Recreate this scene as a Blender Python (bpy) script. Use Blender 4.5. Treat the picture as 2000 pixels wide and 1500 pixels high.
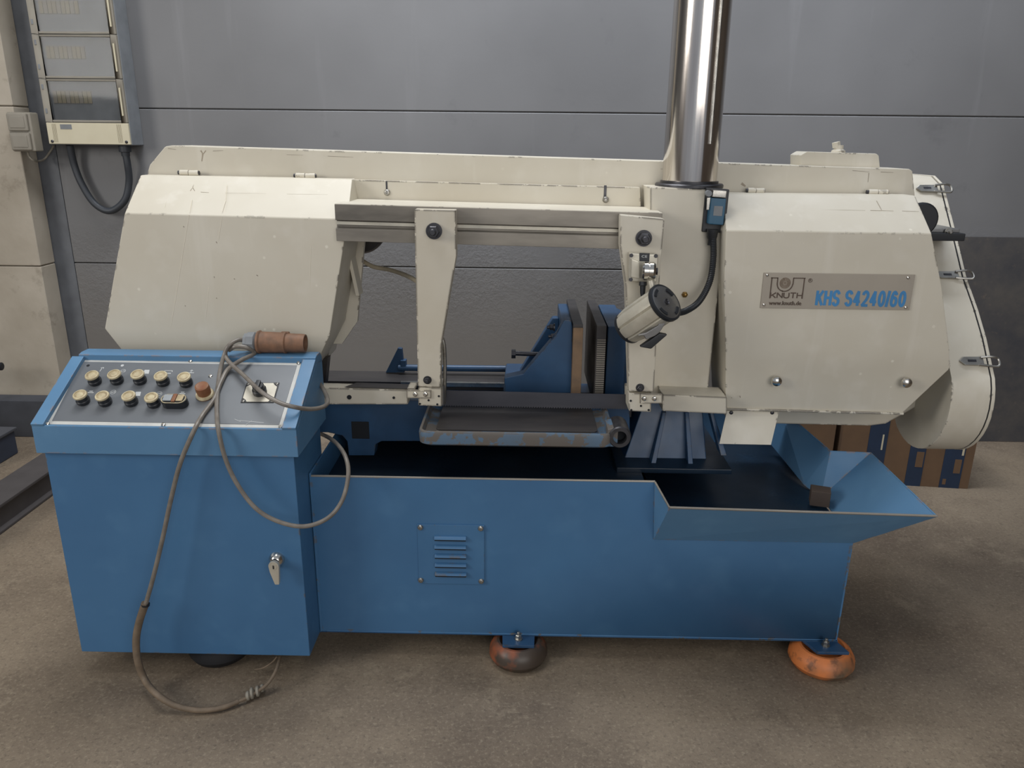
import bpy, bmesh, math, random
from math import sin, cos, tan, pi, radians as R
from mathutils import Vector as V, Matrix
random.seed(7)
for o in list(bpy.data.objects): bpy.data.objects.remove(o)
S = bpy.context.scene
COL = S.collection

# ------------------------------------------------------------------ camera
TH, PS, RO, F = R(17.5), R(.8), R(.6), 1500.0
CAM = V((0, 0, 1.5))
FW = V((-sin(PS)*cos(TH), cos(PS)*cos(TH), -sin(TH)))
R0 = V((cos(PS), sin(PS), 0)); U0 = R0.cross(FW)
RT = R0*cos(RO)+U0*sin(RO); UP = U0*cos(RO)-R0*sin(RO)
cd = bpy.data.cameras.new('camera'); cam = bpy.data.objects.new('camera', cd); COL.objects.link(cam)
cd.sensor_width = 36; cd.sensor_fit = 'HORIZONTAL'; cd.lens = 36*F/2000; cd.clip_start = .05
M = Matrix((RT, UP, -FW)).transposed().to_4x4(); M.translation = CAM
cam.matrix_world = M
S.camera = cam

# ------------------------------------------------------------------ world, lamps, exposure
S.view_settings.view_transform = 'Standard'; S.view_settings.look = 'None'
S.view_settings.gamma = 1; S.view_settings.use_curve_mapping = False
S.view_settings.exposure = 0.34
W = bpy.data.worlds.new('hall'); S.world = W; W.use_nodes = True
W.node_tree.nodes['Background'].inputs[0].default_value = (.70, .76, .86, 1)
W.node_tree.nodes['Background'].inputs[1].default_value = .37

def area(name, loc, tgt, sx, sy, power, col=(1, 1, 1)):
    l = bpy.data.lights.new(name, 'AREA'); l.shape = 'RECTANGLE'; l.size = sx; l.size_y = sy
    l.energy = power; l.color = col
    o = bpy.data.objects.new(name, l); COL.objects.link(o); o.location = loc
    o.rotation_euler = (V(tgt)-V(loc)).to_track_quat('-Z', 'Y').to_euler()
    return o
area('roof_light', (-.9, 2.6, 4.6), (.1, 2.4, .6), 2.8, 1.2, 62, (1, .98, .94))
area('hall_key_fill_light', (-4.3, -.5, 2.7), (.1, 2.2, .8), 1.5, 1.7, 64, (1, .96, .90))
area('hall_key_fill_light', (1.6, -3.2, 2.3), (.6, 2.2, .8), 3.6, 2.6, 62, (1, .95, .89))  # added warm frontal fill behind the camera, no door is built there
area('roof_light', (.5, 3.0, 4.5), (.5, 3.95, 2.3), 3.6, .6, 44, (.84, .90, 1)).data.spread = R(95)

# ------------------------------------------------------------------ pixel rays -> real points
def ray(x, y): return FW+RT*((x-1000)/F)-UP*((y-750)/F)
def P(x, y, Y): d = ray(x, y); return CAM+d*(Y/d.y)
def G(x, y, z): d = ray(x, y); return CAM+d*((z-1.5)/d.z)
def PX(x, y, X): d = ray(x, y); return CAM+d*(X/d.x)
def PN(x, y, p0, n): d = ray(x, y); return CAM+d*((p0-CAM).dot(n)/d.dot(n))

# ------------------------------------------------------------------ materials
def lin(c):
    f = lambda v: v/12.92 if v <= .04045 else ((v+.055)/1.055)**2.4
    return tuple(f(v/255) for v in c)+(1,)
class NT:
    def __init__(s, name):
        s.m = bpy.data.materials.new(name); s.m.use_nodes = True; s.t = s.m.node_tree
        s.b = s.t.nodes['Principled BSDF']; s.tc = s.t.nodes.new('ShaderNodeTexCoord')
    def n(s, ty, **kw):
        nd = s.t.nodes.new(ty)
        for k, v in kw.items(): setattr(nd, k, v)
        return nd
    def l(s, a, b): s.t.links.new(a, b)
    def noise(s, scale, detail=3, rough=.55, stretch=None):
        nz = s.n('ShaderNodeTexNoise'); nz.inputs['Scale'].default_value = scale
        nz.inputs['Detail'].default_value = detail; nz.inputs['Roughness'].default_value = rough
        mp = s.n('ShaderNodeMapping'); mp.inputs['Scale'].default_value = stretch or (1, 1, 1)
        s.l(s.tc.outputs['Object'], mp.inputs[0]); s.l(mp.outputs[0], nz.inputs['Vector'])
        return nz.outputs[0]
    def ramp(s, src, a, b, lo=0., hi=1.):
        mr = s.n('ShaderNodeMapRange'); mr.inputs[1].default_value = a; mr.inputs[2].default_value = b
        mr.inputs[3].default_value = lo; mr.inputs[4].default_value = hi
        s.l(src, mr.inputs[0]); return mr.outputs[0]
    def mul(s, a, b, op='MULTIPLY'):
        m = s.n('ShaderNodeMath', operation=op)
        for i, v in enumerate((a, b)):
            if hasattr(v, 'links'): s.l(v, m.inputs[i])
            else: m.inputs[i].default_value = v
        return m.outputs[0]
    def mix(s, fac, a, b):
        m = s.n('ShaderNodeMix', data_type='RGBA')
        for k, v in ((0, fac), (6, a), (7, b)):
            if hasattr(v, 'links'): s.l(v, m.inputs[k])
            else: m.inputs[k].default_value = v
        return m.outputs[2]
    def edge(s, rad, a=.02, b=.12):
        bv = s.n('ShaderNodeBevel', samples=4); bv.inputs[0].default_value = rad
        ge = s.n('ShaderNodeNewGeometry'); dt = s.n('ShaderNodeVectorMath', operation='DOT_PRODUCT')
        s.l(bv.outputs[0], dt.inputs[0]); s.l(ge.outputs['Normal'], dt.inputs[1])
        inv = s.mul(1.0, dt.outputs['Value'], 'SUBTRACT')
        return s.ramp(inv, a, b)
    def bump(s, h, strength, dist):
        b = s.n('ShaderNodeBump'); b.inputs['Strength'].default_value = strength
        b.inputs['Distance'].default_value = dist; s.l(h, b.inputs['Height']); s.l(b.outputs[0], s.b.inputs['Normal'])
    def out(s, col, rough, metal=0, spec=.5):
        for k, v in (('Base Color', col), ('Roughness', rough), ('Metallic', metal), ('Specular IOR Level', spec)):
            if hasattr(v, 'links'): s.l(v, s.b.inputs[k])
            else: s.b.inputs[k].default_value = v
        return s.m

def painted(name, col, dark, light=None, rough=.5, chip=None, chipamt=0., dirt=.35, edge=0., spots=0., streak=0.):
    t = NT(name); c = lin(col)
    base = t.mix(t.ramp(t.noise(3.2, 4), .35, .72, 0, dirt), c, lin(dark))
    if light:
        base = t.mix(t.ramp(t.noise(9, 3), .55, .75, 0, .45), base, lin(light))
    if streak:
        base = t.mix(t.ramp(t.noise(14, 3, .6, (1, 1, .07)), .6, .72, 0, streak), base, lin(light or col))
    if spots:
        vo = t.n('ShaderNodeTexVoronoi'); vo.inputs['Scale'].default_value = 18
        t.l(t.tc.outputs['Object'], vo.inputs['Vector'])
        sp = t.ramp(vo.outputs[0], .10, .06)
        base = t.mix(t.mul(t.mul(sp, t.ramp(t.noise(2.3, 1), .5, .6)), spots), base, lin((238, 234, 220)))
    if chip:
        ch = t.ramp(t.noise(17, 6, .62), .70-chipamt*.12, .715-chipamt*.12)
        if edge:
            em = t.mul(t.edge(.008, .004, .03), t.ramp(t.noise(22, 5, .7), .60-edge*.2, .62-edge*.2))
            ch = t.mul(ch, em, 'MAXIMUM')
        base = t.mix(ch, base, lin(chip))
    ro = t.ramp(t.noise(7, 3), .3, .7, rough-.07, rough+.12)
    return t.out(base, ro)

CREAM = painted('cream_enamel', (208, 202, 187), (194, 186, 168), (219, 214, 202), .5, (78, 70, 62), -.9, .6, 0.15, .55, .4)
CREAMW = painted('worn_cream_enamel', (208, 202, 187), (190, 181, 162), (219, 214, 202), .48, (70, 62, 54), -.2, .6, .75)
BLUE = painted('blue_enamel', (68, 112, 152), (58, 100, 140), (78, 122, 160), .42, (96, 92, 88), -1.0, .7, .12)
BLUEL = painted('light_blue_enamel', (88, 130, 166), (78, 120, 156), (100, 142, 176), .45, (130, 120, 120), -.9, .6, .3)
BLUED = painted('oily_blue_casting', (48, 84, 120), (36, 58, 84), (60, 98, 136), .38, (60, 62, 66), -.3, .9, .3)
SUMP = painted('oily_shaded_sump', (26, 42, 58), (30, 36, 44), (28, 50, 70), .3, (66, 60, 52), -.2, .9)  # oil, plus the shade under the bow put into the dark colour
BLUEC = painted('chipped_blue_casting', (84, 112, 138), (88, 94, 98), None, .5, (98, 93, 88), 1.75, .8, .5)

def metal(name, col, rough=.35, dark=None, met=.9, sc=12, st=None, amt=.6, bump=0):
    t = NT(name)
    b = t.mix(t.ramp(t.noise(sc, 5, .6, st), .35, .7, 0, amt), lin(col), lin(dark or tuple(v*.6 for v in col)))
    if bump: t.bump(t.noise(60, 4), bump, .002)
    return t.out(b, t.ramp(t.noise(sc*.7, 4, .6, st), .3, .7, rough-.1, rough+.12), met)
STEEL = metal('bare_steel', (152, 146, 136), .5, (98, 94, 88), .35, 9, (.25, 1, 1), .9)
DARKST = metal('dark_oily_steel', (84, 80, 78), .45, (50, 50, 54), .5, 9, (.3, 1, 1), .8)
BLADE = metal('blade_steel', (92, 92, 98), .4, (58, 60, 68), .6, 8, (.2, 1, 1), .7)
CHROME = metal('chrome', (215, 212, 205), .14, (190, 186, 178), 1, 8)
CYL = metal('polished_cylinder', (225, 220, 214), .16, (176, 166, 160), 1, 26, (1, 1, .03), .8)  # vertical streaks in the colour imitate reflection stripes
BOLT = metal('bolt_steel', (84, 84, 88), .42, (46, 46, 50), .8, 30)
ZINC = metal('zinc_steel', (176, 174, 168), .3, (126, 122, 116), .9, 30)
ALU = metal('cast_aluminium', (206, 201, 186), .36, (176, 170, 156), .4, 20)
ALUG = metal('grey_aluminium', (138, 138, 138), .35, (112, 112, 112), .8, 14)
RUSTJ = metal('worn_jaw_steel', (142, 116, 90), .6, (98, 86, 76), .3, 20)
def plain(name, col, rough=.5, dark=None, met=0, sc=12, amt=.5):
    t = NT(name); b = t.mix(t.ramp(t.noise(sc, 4), .35, .7, 0, amt), lin(col), lin(dark or tuple(v*.75 for v in col)))
    return t.out(b, rough, met)
BLACK = plain('black_plastic', (34, 37, 42), .4)
RUBBER = plain('black_rubber', (26, 27, 31), .7)
GREYP = plain('grey_console_plate', (116, 120, 124), .42, (100, 103, 108), .25, 5)
WHITEE = plain('white_plate_edge', (205, 205, 200), .4)
PRINTW = plain('white_print', (205, 208, 208), .5)
HOLE = plain('dark_hole', (22, 26, 32), .8)
BUTTON = plain('soiled_button', (190, 174, 138), .5, (124, 106, 80), 0, 60, .9)
ESTOP = plain('soiled_orange_button', (138, 98, 66), .5, (120, 66, 40), 0, 45, .9)
CAP = plain('soiled_button_rim', (206, 194, 160), .45, (150, 134, 104), 0, 50, .8)
TEAL = plain('teal_switch_body', (40, 92, 120), .4, (30, 70, 96))
PLUGM = plain('soiled_orange_plug', (134, 98, 74), .6, (102, 78, 62), 0, 40, .9)
CABLE = plain('grey_cable', (128, 121, 112), .4, (96, 90, 84), 0, 30, .8)
SLEEVE = plain('brown_sleeve', (122, 106, 88), .6, (92, 80, 66), 0, 30, .8)
CABLED = plain('dark_grey_cable', (62, 66, 72), .5)
HOSE = plain('cream_hose', (176, 166, 144), .5)
PLATE = plain('brushed_nameplate', (166, 158, 146), .4, (150, 142, 130), .3, 6)
BROWN = plain('brown_print', (88, 72, 60), .5)
BLUEP = plain('blue_print', (62, 134, 190), .5)
CARD = plain('cardboard', (112, 88, 66), .85, (96, 76, 60), 0, 14)
CARDB = plain('blue_box_print', (30, 50, 78), .7)
IVORY = plain('ivory_plastic', (206, 198, 172), .5, (196, 186, 158))
GREYBOX = plain('grey_plastic', (128, 132, 136), .5)
INNER = plain('board_interior', (150, 142, 120), .6, (126, 118, 100), 0, 9)
BEAMM = plain('dark_rusty_beam', (74, 70, 70), .7, (58, 54, 54))
SOCK = plain('aged_grey_plastic', (142, 136, 124), .5, (124, 118, 106))

def orange_pad():
    t = NT('orange_rubber'); b = t.mix(t.ramp(t.noise(5, 4), .50, .66), lin((208, 122, 66)), lin((104, 88, 70)))
    b = t.mix(t.ramp(t.noise(26, 6), .56, .66, 0, .7), b, lin((90, 64, 48)))
    return t.out(b, .5)
PAD = orange_pad()
def pad_dark():
    t = NT('soiled_orange_rubber'); b = t.mix(t.ramp(t.noise(9, 4), .36, .5), lin((150, 84, 54)), lin((70, 60, 52)))
    return t.out(b, .4)
PADD = pad_dark()

def concrete_wall():
    t = NT('painted_concrete_wall')
    b = t.mix(t.ramp(t.noise(1.1, 3), .35, .7), lin((119, 119, 120)), lin((106, 106, 107)))
    b = t.mix(t.ramp(t.noise(3.5, 5, .7), .62, .75, 0, .5), b, lin((96, 96, 98)))
    b = t.mix(t.ramp(t.noise(6, 4, .6, (1, 1, .08)), .62, .74, 0, .25), b, lin((146, 146, 148)))
    nm = t.noise(48, 6, .7); sx = t.n('ShaderNodeSeparateXYZ'); t.l(t.tc.outputs['Object'], sx.inputs[0])
    mask = t.mul(t.mul(t.ramp(sx.outputs[2], 1.12, .95), t.ramp(sx.outputs[2], .45, .75)), t.ramp(t.noise(1.5, 2), .36, .52, .15, 1)); mask = t.mul(mask, .07, 'ADD')
    b = t.mix(t.ramp(sx.outputs[2], 1.1, .5, 0, .6), b, lin((116, 110, 102)))
    t.bump(t.mul(nm, mask), .5, .010)
    return t.out(b, .55)
WALL = concrete_wall()
def pillar_mat():
    t = NT('bare_concrete_pillar')
    b = t.mix(t.ramp(t.noise(2.2, 4), .35, .7), lin((186, 177, 162)), lin((158, 148, 132)))
    b = t.mix(t.ramp(t.noise(9, 5, .7), .6, .75, 0, .5), b, lin((120, 110, 96)))
    t.bump(t.noise(40, 5), .2, .004)
    return t.out(b, .8)
PILLAR = pillar_mat()
def floor_mat():
    t = NT('concrete_floor')
    b = t.mix(t.ramp(t.noise(1.1, 6, .65), .38, .64), lin((134, 120, 102)), lin((98, 85, 72)))
    b = t.mix(t.ramp(t.noise(3.6, 6, .72), .54, .72, 0, .6), b, lin((84, 72, 61)))
    b = t.mix(t.ramp(t.noise(2.4, 6, .75), .42, .30, 0, .6), b, lin((164, 150, 128)))
    b = t.mix(t.ramp(t.noise(90, 4, .8), .52, .66, 0, .45), b, lin((168, 156, 134)))
    b = t.mix(t.ramp(t.noise(75, 4, .8), .53, .66, 0, .5), b, lin((70, 61, 52)))
    vo = t.n('ShaderNodeTexVoronoi'); vo.inputs['Scale'].default_value = 2.6
    t.l(t.tc.outputs['Object'], vo.inputs['Vector'])
    b = t.mix(t.ramp(vo.outputs[0], .06, .03, 0, .6), b, lin((58, 50, 44)))
    t.bump(t.noise(120, 4), .3, .003)
    return t.out(b, t.ramp(t.noise(3, 4), .3, .7, .5, .75))
FLOOR = floor_mat()
def board_mat():
    t = NT('dark_weathered_board')
    b = t.mix(t.ramp(t.noise(4, 5, .7), .35, .65), lin((84, 80, 76)), lin((62, 62, 66)))
    b = t.mix(t.ramp(t.noise(30, 5, .7), .6, .72, 0, .5), b, lin((108, 96, 84)))
    return t.out(b, .7)
BOARD = board_mat()
def glass_mat():
    t = NT('clear_cover'); nt = t.t
    tr = t.n('ShaderNodeBsdfTransparent'); tr.inputs[0].default_value = (.80, .80, .80, 1)
    gl = t.n('ShaderNodeBsdfGlossy'); gl.inputs['Roughness'].default_value = .05
    mx = t.n('ShaderNodeMixShader'); mx.inputs[0].default_value = .012
    t.l(tr.outputs[0], mx.inputs[1]); t.l(gl.outputs[0], mx.inputs[2])
    t.l(mx.outputs[0], nt.nodes['Material Output'].inputs[0]); return t.m
GLASS = glass_mat()

# ------------------------------------------------------------------ mesh helpers
def root_off(p):
    v = V((0, 0, 0))
    while p is not None: v += p.location; p = p.parent
    return v
def obj(name, bm, mat, parent=None, bevel=0., seg=2, smooth=True, label=None, solid=0.):
    if solid:
        pass
    bmesh.ops.remove_doubles(bm, verts=bm.verts, dist=1e-6)
    bmesh.ops.recalc_face_normals(bm, faces=bm.faces)
    if bevel:
        es = [e for e in bm.edges if len(e.link_faces) == 2 and e.calc_face_angle(0) > R(28)]
        bmesh.ops.bevel(bm, geom=es, offset=bevel, segments=seg, affect='EDGES', profile=.5, clamp_overlap=True)
    off = root_off(parent)
    if off.length: bmesh.ops.translate(bm, vec=-off, verts=bm.verts)
    me = bpy.data.meshes.new(name); bm.to_mesh(me); bm.free()
    me.materials.append(mat)
    if smooth:
        for p in me.polygons: p.use_smooth = True
        me.set_sharp_from_angle(angle=R(32))
    o = bpy.data.objects.new(name, me); COL.objects.link(o)
    if parent is not None: o.parent = parent
    if bevel and smooth:
        md = o.modifiers.new('normals', 'WEIGHTED_NORMAL'); md.keep_sharp = True
    if solid:
        md = o.modifiers.new('thickness', 'SOLIDIFY'); md.thickness = solid; md.offset = 0
    if label: o['label'] = label
    return o
def thing(name, label, cat, loc, group=None):
    o = bpy.data.objects.new(name, None); COL.objects.link(o); o.location = loc
    o.empty_display_size = .1
    o['label'] = label; o['category'] = cat
    if group: o['group'] = group
    return o
def tag(o, label, cat, group=None):
    o['label'] = label; o['category'] = cat
    if group: o['group'] = group
    return o
def struct(o): o['kind'] = 'structure'; return o
def nb(): return bmesh.new()
def add_box(bm, x0, x1, y0, y1, z0, z1):
    vs = [bm.verts.new((x, y, z)) for x in (x0, x1) for y in (y0, y1) for z in (z0, z1)]
    for f in ((0, 1, 3, 2), (4, 6, 7, 5), (0, 4, 5, 1), (2, 3, 7, 6), (0, 2, 6, 4), (1, 5, 7, 3)):
        bm.faces.new([vs[i] for i in f])
    return bm
def box(*a): return add_box(nb(), *a)
def add_prism(bm, pts, vec):
    pts = [V(p) for p in pts]; vec = V(vec)
    a = [bm.verts.new(p) for p in pts]; b = [bm.verts.new(p+vec) for p in pts]; n = len(pts)
    bm.faces.new(a); bm.faces.new(b[::-1])
    for i in range(n): bm.faces.new((a[i], b[i], b[(i+1) % n], a[(i+1) % n]))
    return bm
def prism(pts, vec): return add_prism(nb(), pts, vec)
def basis(d):
    d = V(d).normalized(); a = V((0, 0, 1)) if abs(d.z) < .9 else V((1, 0, 0))
    u = a.cross(d).normalized(); return u, d.cross(u)
def add_lathe(bm, p0, d, prof, seg=24, rot=0., cap=True):
    """prof: list of (distance along d, radius)"""
    p0 = V(p0); d = V(d).normalized(); u, w = basis(d); rings = []
    for t, r in prof:
        rings.append([bm.verts.new(p0+d*t+(u*cos(rot+2*pi*i/seg)+w*sin(rot+2*pi*i/seg))*max(r, 1e-4)) for i in range(seg)])
    for a, b in zip(rings, rings[1:]):
        for i in range(seg): bm.faces.new((a[i], a[(i+1) % seg], b[(i+1) % seg], b[i]))
    if cap:
        bm.faces.new(rings[0]); bm.faces.new(rings[-1][::-1])
    return bm
def lathe(*a, **k): return add_lathe(nb(), *a, **k)
def cyl(p0, p1, r, seg=24, rot=0.):
    p0, p1 = V(p0), V(p1); return lathe(p0, p1-p0, [(0, r), ((p1-p0).length, r)], seg, rot)
def spline(pts, n=10):
    pts = [V(p) for p in pts]; q = [pts[0]*2-pts[1]]+pts+[pts[-1]*2-pts[-2]]; out = []
    for i in range(1, len(q)-2):
        a, b, c, d = q[i-1:i+3]
        for k in range(n):
            t = k/n
            out.append(.5*((2*b)+(c-a)*t+(2*a-5*b+4*c-d)*t*t+(3*b-a-3*c+d)*t**3))
    out.append(pts[-1]); return out
def tube(pts, r, seg=12, n=10, bm=None, ridged=0):
    bm = bm or nb(); c = spline(pts, n) if n else [V(p) for p in pts]
    d = (c[1]-c[0]).normalized(); u, w = basis(d); rings = []
    for i, p in enumerate(c):
        d2 = (c[min(i+1, len(c)-1)]-c[max(i-1, 0)]).normalized()
        q = d.rotation_difference(d2); u = q @ u; w = q @ w; d = d2
        rr = r*(1+ridged*(i % 2)) if not callable(r) else r(i/(len(c)-1))
        rings.append([bm.verts.new(p+(u*cos(2*pi*k/seg)+w*sin(2*pi*k/seg))*rr) for k in range(seg)])
    for a, b in zip(rings, rings[1:]):
        for k in range(seg): bm.faces.new((a[k], a[(k+1) % seg], b[(k+1) % seg], b[k]))
    bm.faces.new(rings[0]); bm.faces.new(rings[-1][::-1]); return bm
def sheet(bm, pts):
    bm.faces.new([bm.verts.new(V(p)) for p in pts]); return bm
def hexbolt(name, parent, p, d, r, h, mat, washer=True, label=None):
    bm = nb(); d = V(d).normalized(); p = V(p)
    if washer: add_lathe(bm, p, d, [(0, r*1.35), (h*.2, r*1.35)], 24)
    add_lathe(bm, p+d*h*.2, d, [(0, r*1.05), (h*.55, r*1.05), (h*.62, r*.9)], 6)
    add_lathe(bm, p+d*h*.8, d, [(0, r*.55), (h*.38, r*.55), (h*.45, r*.42)], 16)
    return obj(name, bm, mat, parent, label=label)
def screw(parent, p, d, r, mat=None, name='screw'):
    d = V(d).normalized(); p = V(p); bm = nb()
    add_lathe(bm, p, d, [(0, r), (r*.25, r), (r*.6, r*.75), (r*.7, r*.45), (r*.4, r*.38), (r*.4, .0001)], 14)
    return obj(name, bm, mat or CHROME, parent)
def text(s, parent, o, xd, yd, w, h, mat, name='lettering', bold=0., proud=.0012, fat=0.):
    """flat lettering: fits string s in a w x h rectangle at origin o spanned by xd, yd"""
    cu = bpy.data.curves.new('t', 'FONT'); cu.body = s; cu.extrude = .02; cu.offset = bold; cu.resolution_u = 3
    t = bpy.data.objects.new('t', cu); COL.objects.link(t)
    dg = bpy.context.evaluated_depsgraph_get(); me = bpy.data.meshes.new_from_object(t.evaluated_get(dg))
    bpy.data.objects.remove(t)
    xs = [v.co.x for v in me.vertices]; ys = [v.co.y for v in me.vertices]
    x0, x1, y0, y1 = min(xs), max(xs), min(ys), max(ys)
    xd, yd, o = V(xd).normalized(), V(yd).normalized(), V(o); nn = xd.cross(yd)
    off = root_off(parent)
    for v in me.vertices:
        v.co = o+xd*((v.co.x-x0)/(x1-x0)*w)+yd*((v.co.y-y0)/(y1-y0)*h)+nn*(proud*(1 if v.co.z > 0 else -.2))-off
    if fat:
        b2 = bmesh.new()
        for k in (-1, -.33, .33, 1):
            b1 = bmesh.new(); b1.from_mesh(me); bmesh.ops.translate(b1, vec=xd*fat*k+nn*(.0003*(k+1)), verts=b1.verts)
            m1 = bpy.data.meshes.new('t'); b1.to_mesh(m1); b2.from_mesh(m1); b1.free()
        bmesh.ops.recalc_face_normals(b2, faces=b2.faces); b2.to_mesh(me); b2.free()
    me.materials.clear(); me.materials.append(mat); me.name = name
    ob = bpy.data.objects.new(name, me); COL.objects.link(ob); ob.parent = parent; return ob
def arc(cx, cy, rx, ry, a0, a1, n=10): return [(cx+rx*cos(R(a0+(a1-a0)*k/n)), cy+ry*sin(R(a0+(a1-a0)*k/n))) for k in range(n+1)]
GLY = {'K': [[(0, 0), (0, 1)], [(1, 1), (.05, .38)], [(.34, .56), (1, 0)]], 'H': [[(0, 0), (0, 1)], [(1, 0), (1, 1)], [(0, .52), (1, .52)]],
       'N': [[(0, 0), (0, 1), (1, 0), (1, 1)]], 'T': [[(0, 1), (1, 1)], [(.5, 1), (.5, 0)]], 'U': [[(0, 1), (0, .3)]+arc(.5, .3, .5, .3, 180, 360)+[(1, 1)]],
       'S': [arc(.5, .76, .47, .24, 15, 180, 8)+arc(.5, .74, .47, .24, 180, 270, 4)+arc(.5, .26, .47, .24, 90, 0, 4)+arc(.5, .24, .47, .24, 0, -165, 8)],
       '4': [[(1, .27), (0, .27), (.68, 1), (.68, 0)]], '2': [arc(.5, .72, .45, .28, 165, -20, 9)+[(.72, .42), (.02, .0), (1, 0)]],
       '0': [arc(.5, .5, .46, .5, 90, 450, 20)], '6': [arc(.5, .3, .46, .3, 0, 360, 16), arc(.52, .3, .48, .7, 180, 75, 10)+[(.9, .82)]], '/': [[(.2, -.05), (.8, 1.05)]]}
def letters(string, parent, o, xd, yd, w, h, mat, th, slot=.70, name='lettering'):
    """bold stroke lettering, one mesh per word on the plate"""
    xd, yd, o = V(xd).normalized(), V(yd).normalized(), V(o); nn = xd.cross(yd); bm = nb()
    adv = {' ': .55, '/': .5}; tot = sum(adv.get(c, 1) for c in string); u = w/tot; x = 0
    for c in string:
        a = adv.get(c, 1)
        for st in GLY.get(c, []):
            pts = [o+xd*(u*(x+a*(1-slot)/2+px*a*slot))+yd*(h*py) for px, py in st]
            for p, q2 in zip(pts, pts[1:]):
                d_ = (q2-p).normalized(); m_ = d_.cross(nn)*th/2; e_ = d_*th*.18
                add_prism(bm, [p-m_-e_, q2-m_+e_, q2+m_+e_, p+m_-e_], nn*(.0008+.00006*random.random()))
        x += a
    return obj(name, bm, mat, parent, smooth=False)
Yv = V((0, 1, 0)); Zv = V((0, 0, 1)); Xv = V((1, 0, 0)); FR = V((0, -1, 0))

# ================================================================== SETTING
WY = 3.95
struct(obj('floor', box(-6, 6, -3, WY, -.1, 0), FLOOR, smooth=False))
wall = struct(obj('wall_back', box(-6, 6, WY+.02, WY+.2, -.1, 5), WALL, smooth=False))
xl = P(146, 520, WY).x
zz = [P(1000, 1400, WY).z]
zz = [0, P(1000, 524, WY).z, P(1000, 219, WY).z]; dz = zz[2]-zz[1]
zz += [zz[2]+dz*k for k in (1, 2, 3)]; zz.append(5)
zz[0] = 0
for a, b in zip(zz, zz[1:]):
    bm = box(xl, 6, WY, WY+.03, a+.0025, b-.0025)
    obj('panel', bm, WALL, wall, bevel=.003, seg=1, smooth=False)
struct(obj('wall_shade_strip', box(P(60, 520, WY).x-.4, xl-.0015, WY, WY+.03, 0, 5), plain('shaded_edge_strip', (104, 107, 112), .6), smooth=False))  # wall strip coloured darker to carry a band of shade
# bare concrete pillar in the left corner
xp = -2.43
pil = struct(obj('trim_2', box(-3.6, xp-.01, WY-.11, WY, 0, 5), PILLAR, smooth=False))
for a, b in zip(zz, zz[1:]):
    obj('panel', box(-3.59, xp, WY-.13, WY-.005, a+.003, b-.003), PILLAR, pil, bevel=.003, seg=1, smooth=False)
struct(obj('wall_left', box(-6.2, -6, -3, WY+.2, 0, 5), WALL, smooth=False))
struct(obj('unseen_wall_right', box(4.6, 4.8, -3, WY, 0, 5), plain('unseen_brown_wall', (96, 86, 76), .8), smooth=False))  # unseen wall, added dark to deepen the cylinder's reflection and block fill
# dark board leaning at the right
bd = obj('leaning_board', prism([(2.02, WY-.09, 0), (4.2, WY-.09, 0), (4.2, WY-.02, 1.07), (2.02, WY-.02, 1.07)], (0, .018, 0)), BOARD, bevel=.003)
tag(bd, 'dark weathered board standing against the wall at far right behind the saw', 'board')

# ================================================================== BAND SAW
saw = thing('band_saw', 'blue and cream horizontal metal band saw with tall polished lift cylinder', 'saw', (.19, 2.3, 0))
YB = 1.985
# --- base box with open sump
bm = nb(); t = .006
fr = [(-.6, YB, .078), (.958, YB, .078), (.958, YB, .413), (.385, YB, .413), (.378, YB, .591), (-.6, YB, .591)]
add_prism(bm, fr, (0, t, 0))
add_box(bm, -.6, -.594, YB, 2.72, .078, .60)
add_prism(bm, [(.958, YB, .078), (.958, 2.72, .078), (.958, 2.72, .55), (.958, 2.34, .413), (.958, YB, .413)], (-t, 0, 0))
add_box(bm, -.583, .958, 2.714, 2.72, .078, .62)
add_box(bm, -.583, .958, YB, 2.72, .078, .084)
base = obj('base_cabinet', bm, BLUE, saw, bevel=.0016)
for a, b in (((-.594, YB+.003, .591), (.378, YB+.003, .591)),):
    obj('rim_edge', cyl(a, b, .0035, 8), STEEL, base)
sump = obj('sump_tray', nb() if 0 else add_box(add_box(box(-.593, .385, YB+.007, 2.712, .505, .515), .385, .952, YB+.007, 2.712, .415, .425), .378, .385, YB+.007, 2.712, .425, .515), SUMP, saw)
bm = nb()
add_box(bm, -.45, .25, 2.10, 2.135, .515, .532)
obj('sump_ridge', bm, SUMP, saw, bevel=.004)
# chute floor is lower at the right: a wedge trough of sheet metal
bm = nb()
L0, L1 = V((.385, YB-.002, .413)), V((.958, YB-.002, .413))
F0, F1 = V((.400, 1.872, .568)), V((1.113, 1.872, .556))
B1, B0 = V((1.125, 2.31, .556)), V((1.0, 2.32, .556))
Cb = V((.965, 2.26, .42)); Cc = V((.935, 2.33, .43)); Bx = V((.925, 2.6, .60)); By = V((.9, 2.6, .47))
sheet(bm, [L0, L1, F1, F0]); sheet(bm, [L0, F0, (.378, YB-.002, .591)])
sheet(bm, [L1, Cb, B1, F1]); sheet(bm, [Cb, Cc, B0, B1]); sheet(bm, [Cc, By, Bx, B0])
bmesh.ops.remove_doubles(bm, verts=bm.verts, dist=1e-5)
chute = obj('chip_chute', bm, BLUEL, saw, smooth=False, solid=.004)
obj('rim_edge', tube([F0+Zv*.001, F1+Zv*.001], .0035, 8, 0), STEEL, chute)
obj('rim_edge', tube([V((.378, YB-.002, .591)), F0], .003, 8, 0), STEEL, chute)
bm = tube([F1, B1, B0, Bx], .0028, 8, 0); obj('rim_edge', bm, BLUEL, chute)
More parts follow.
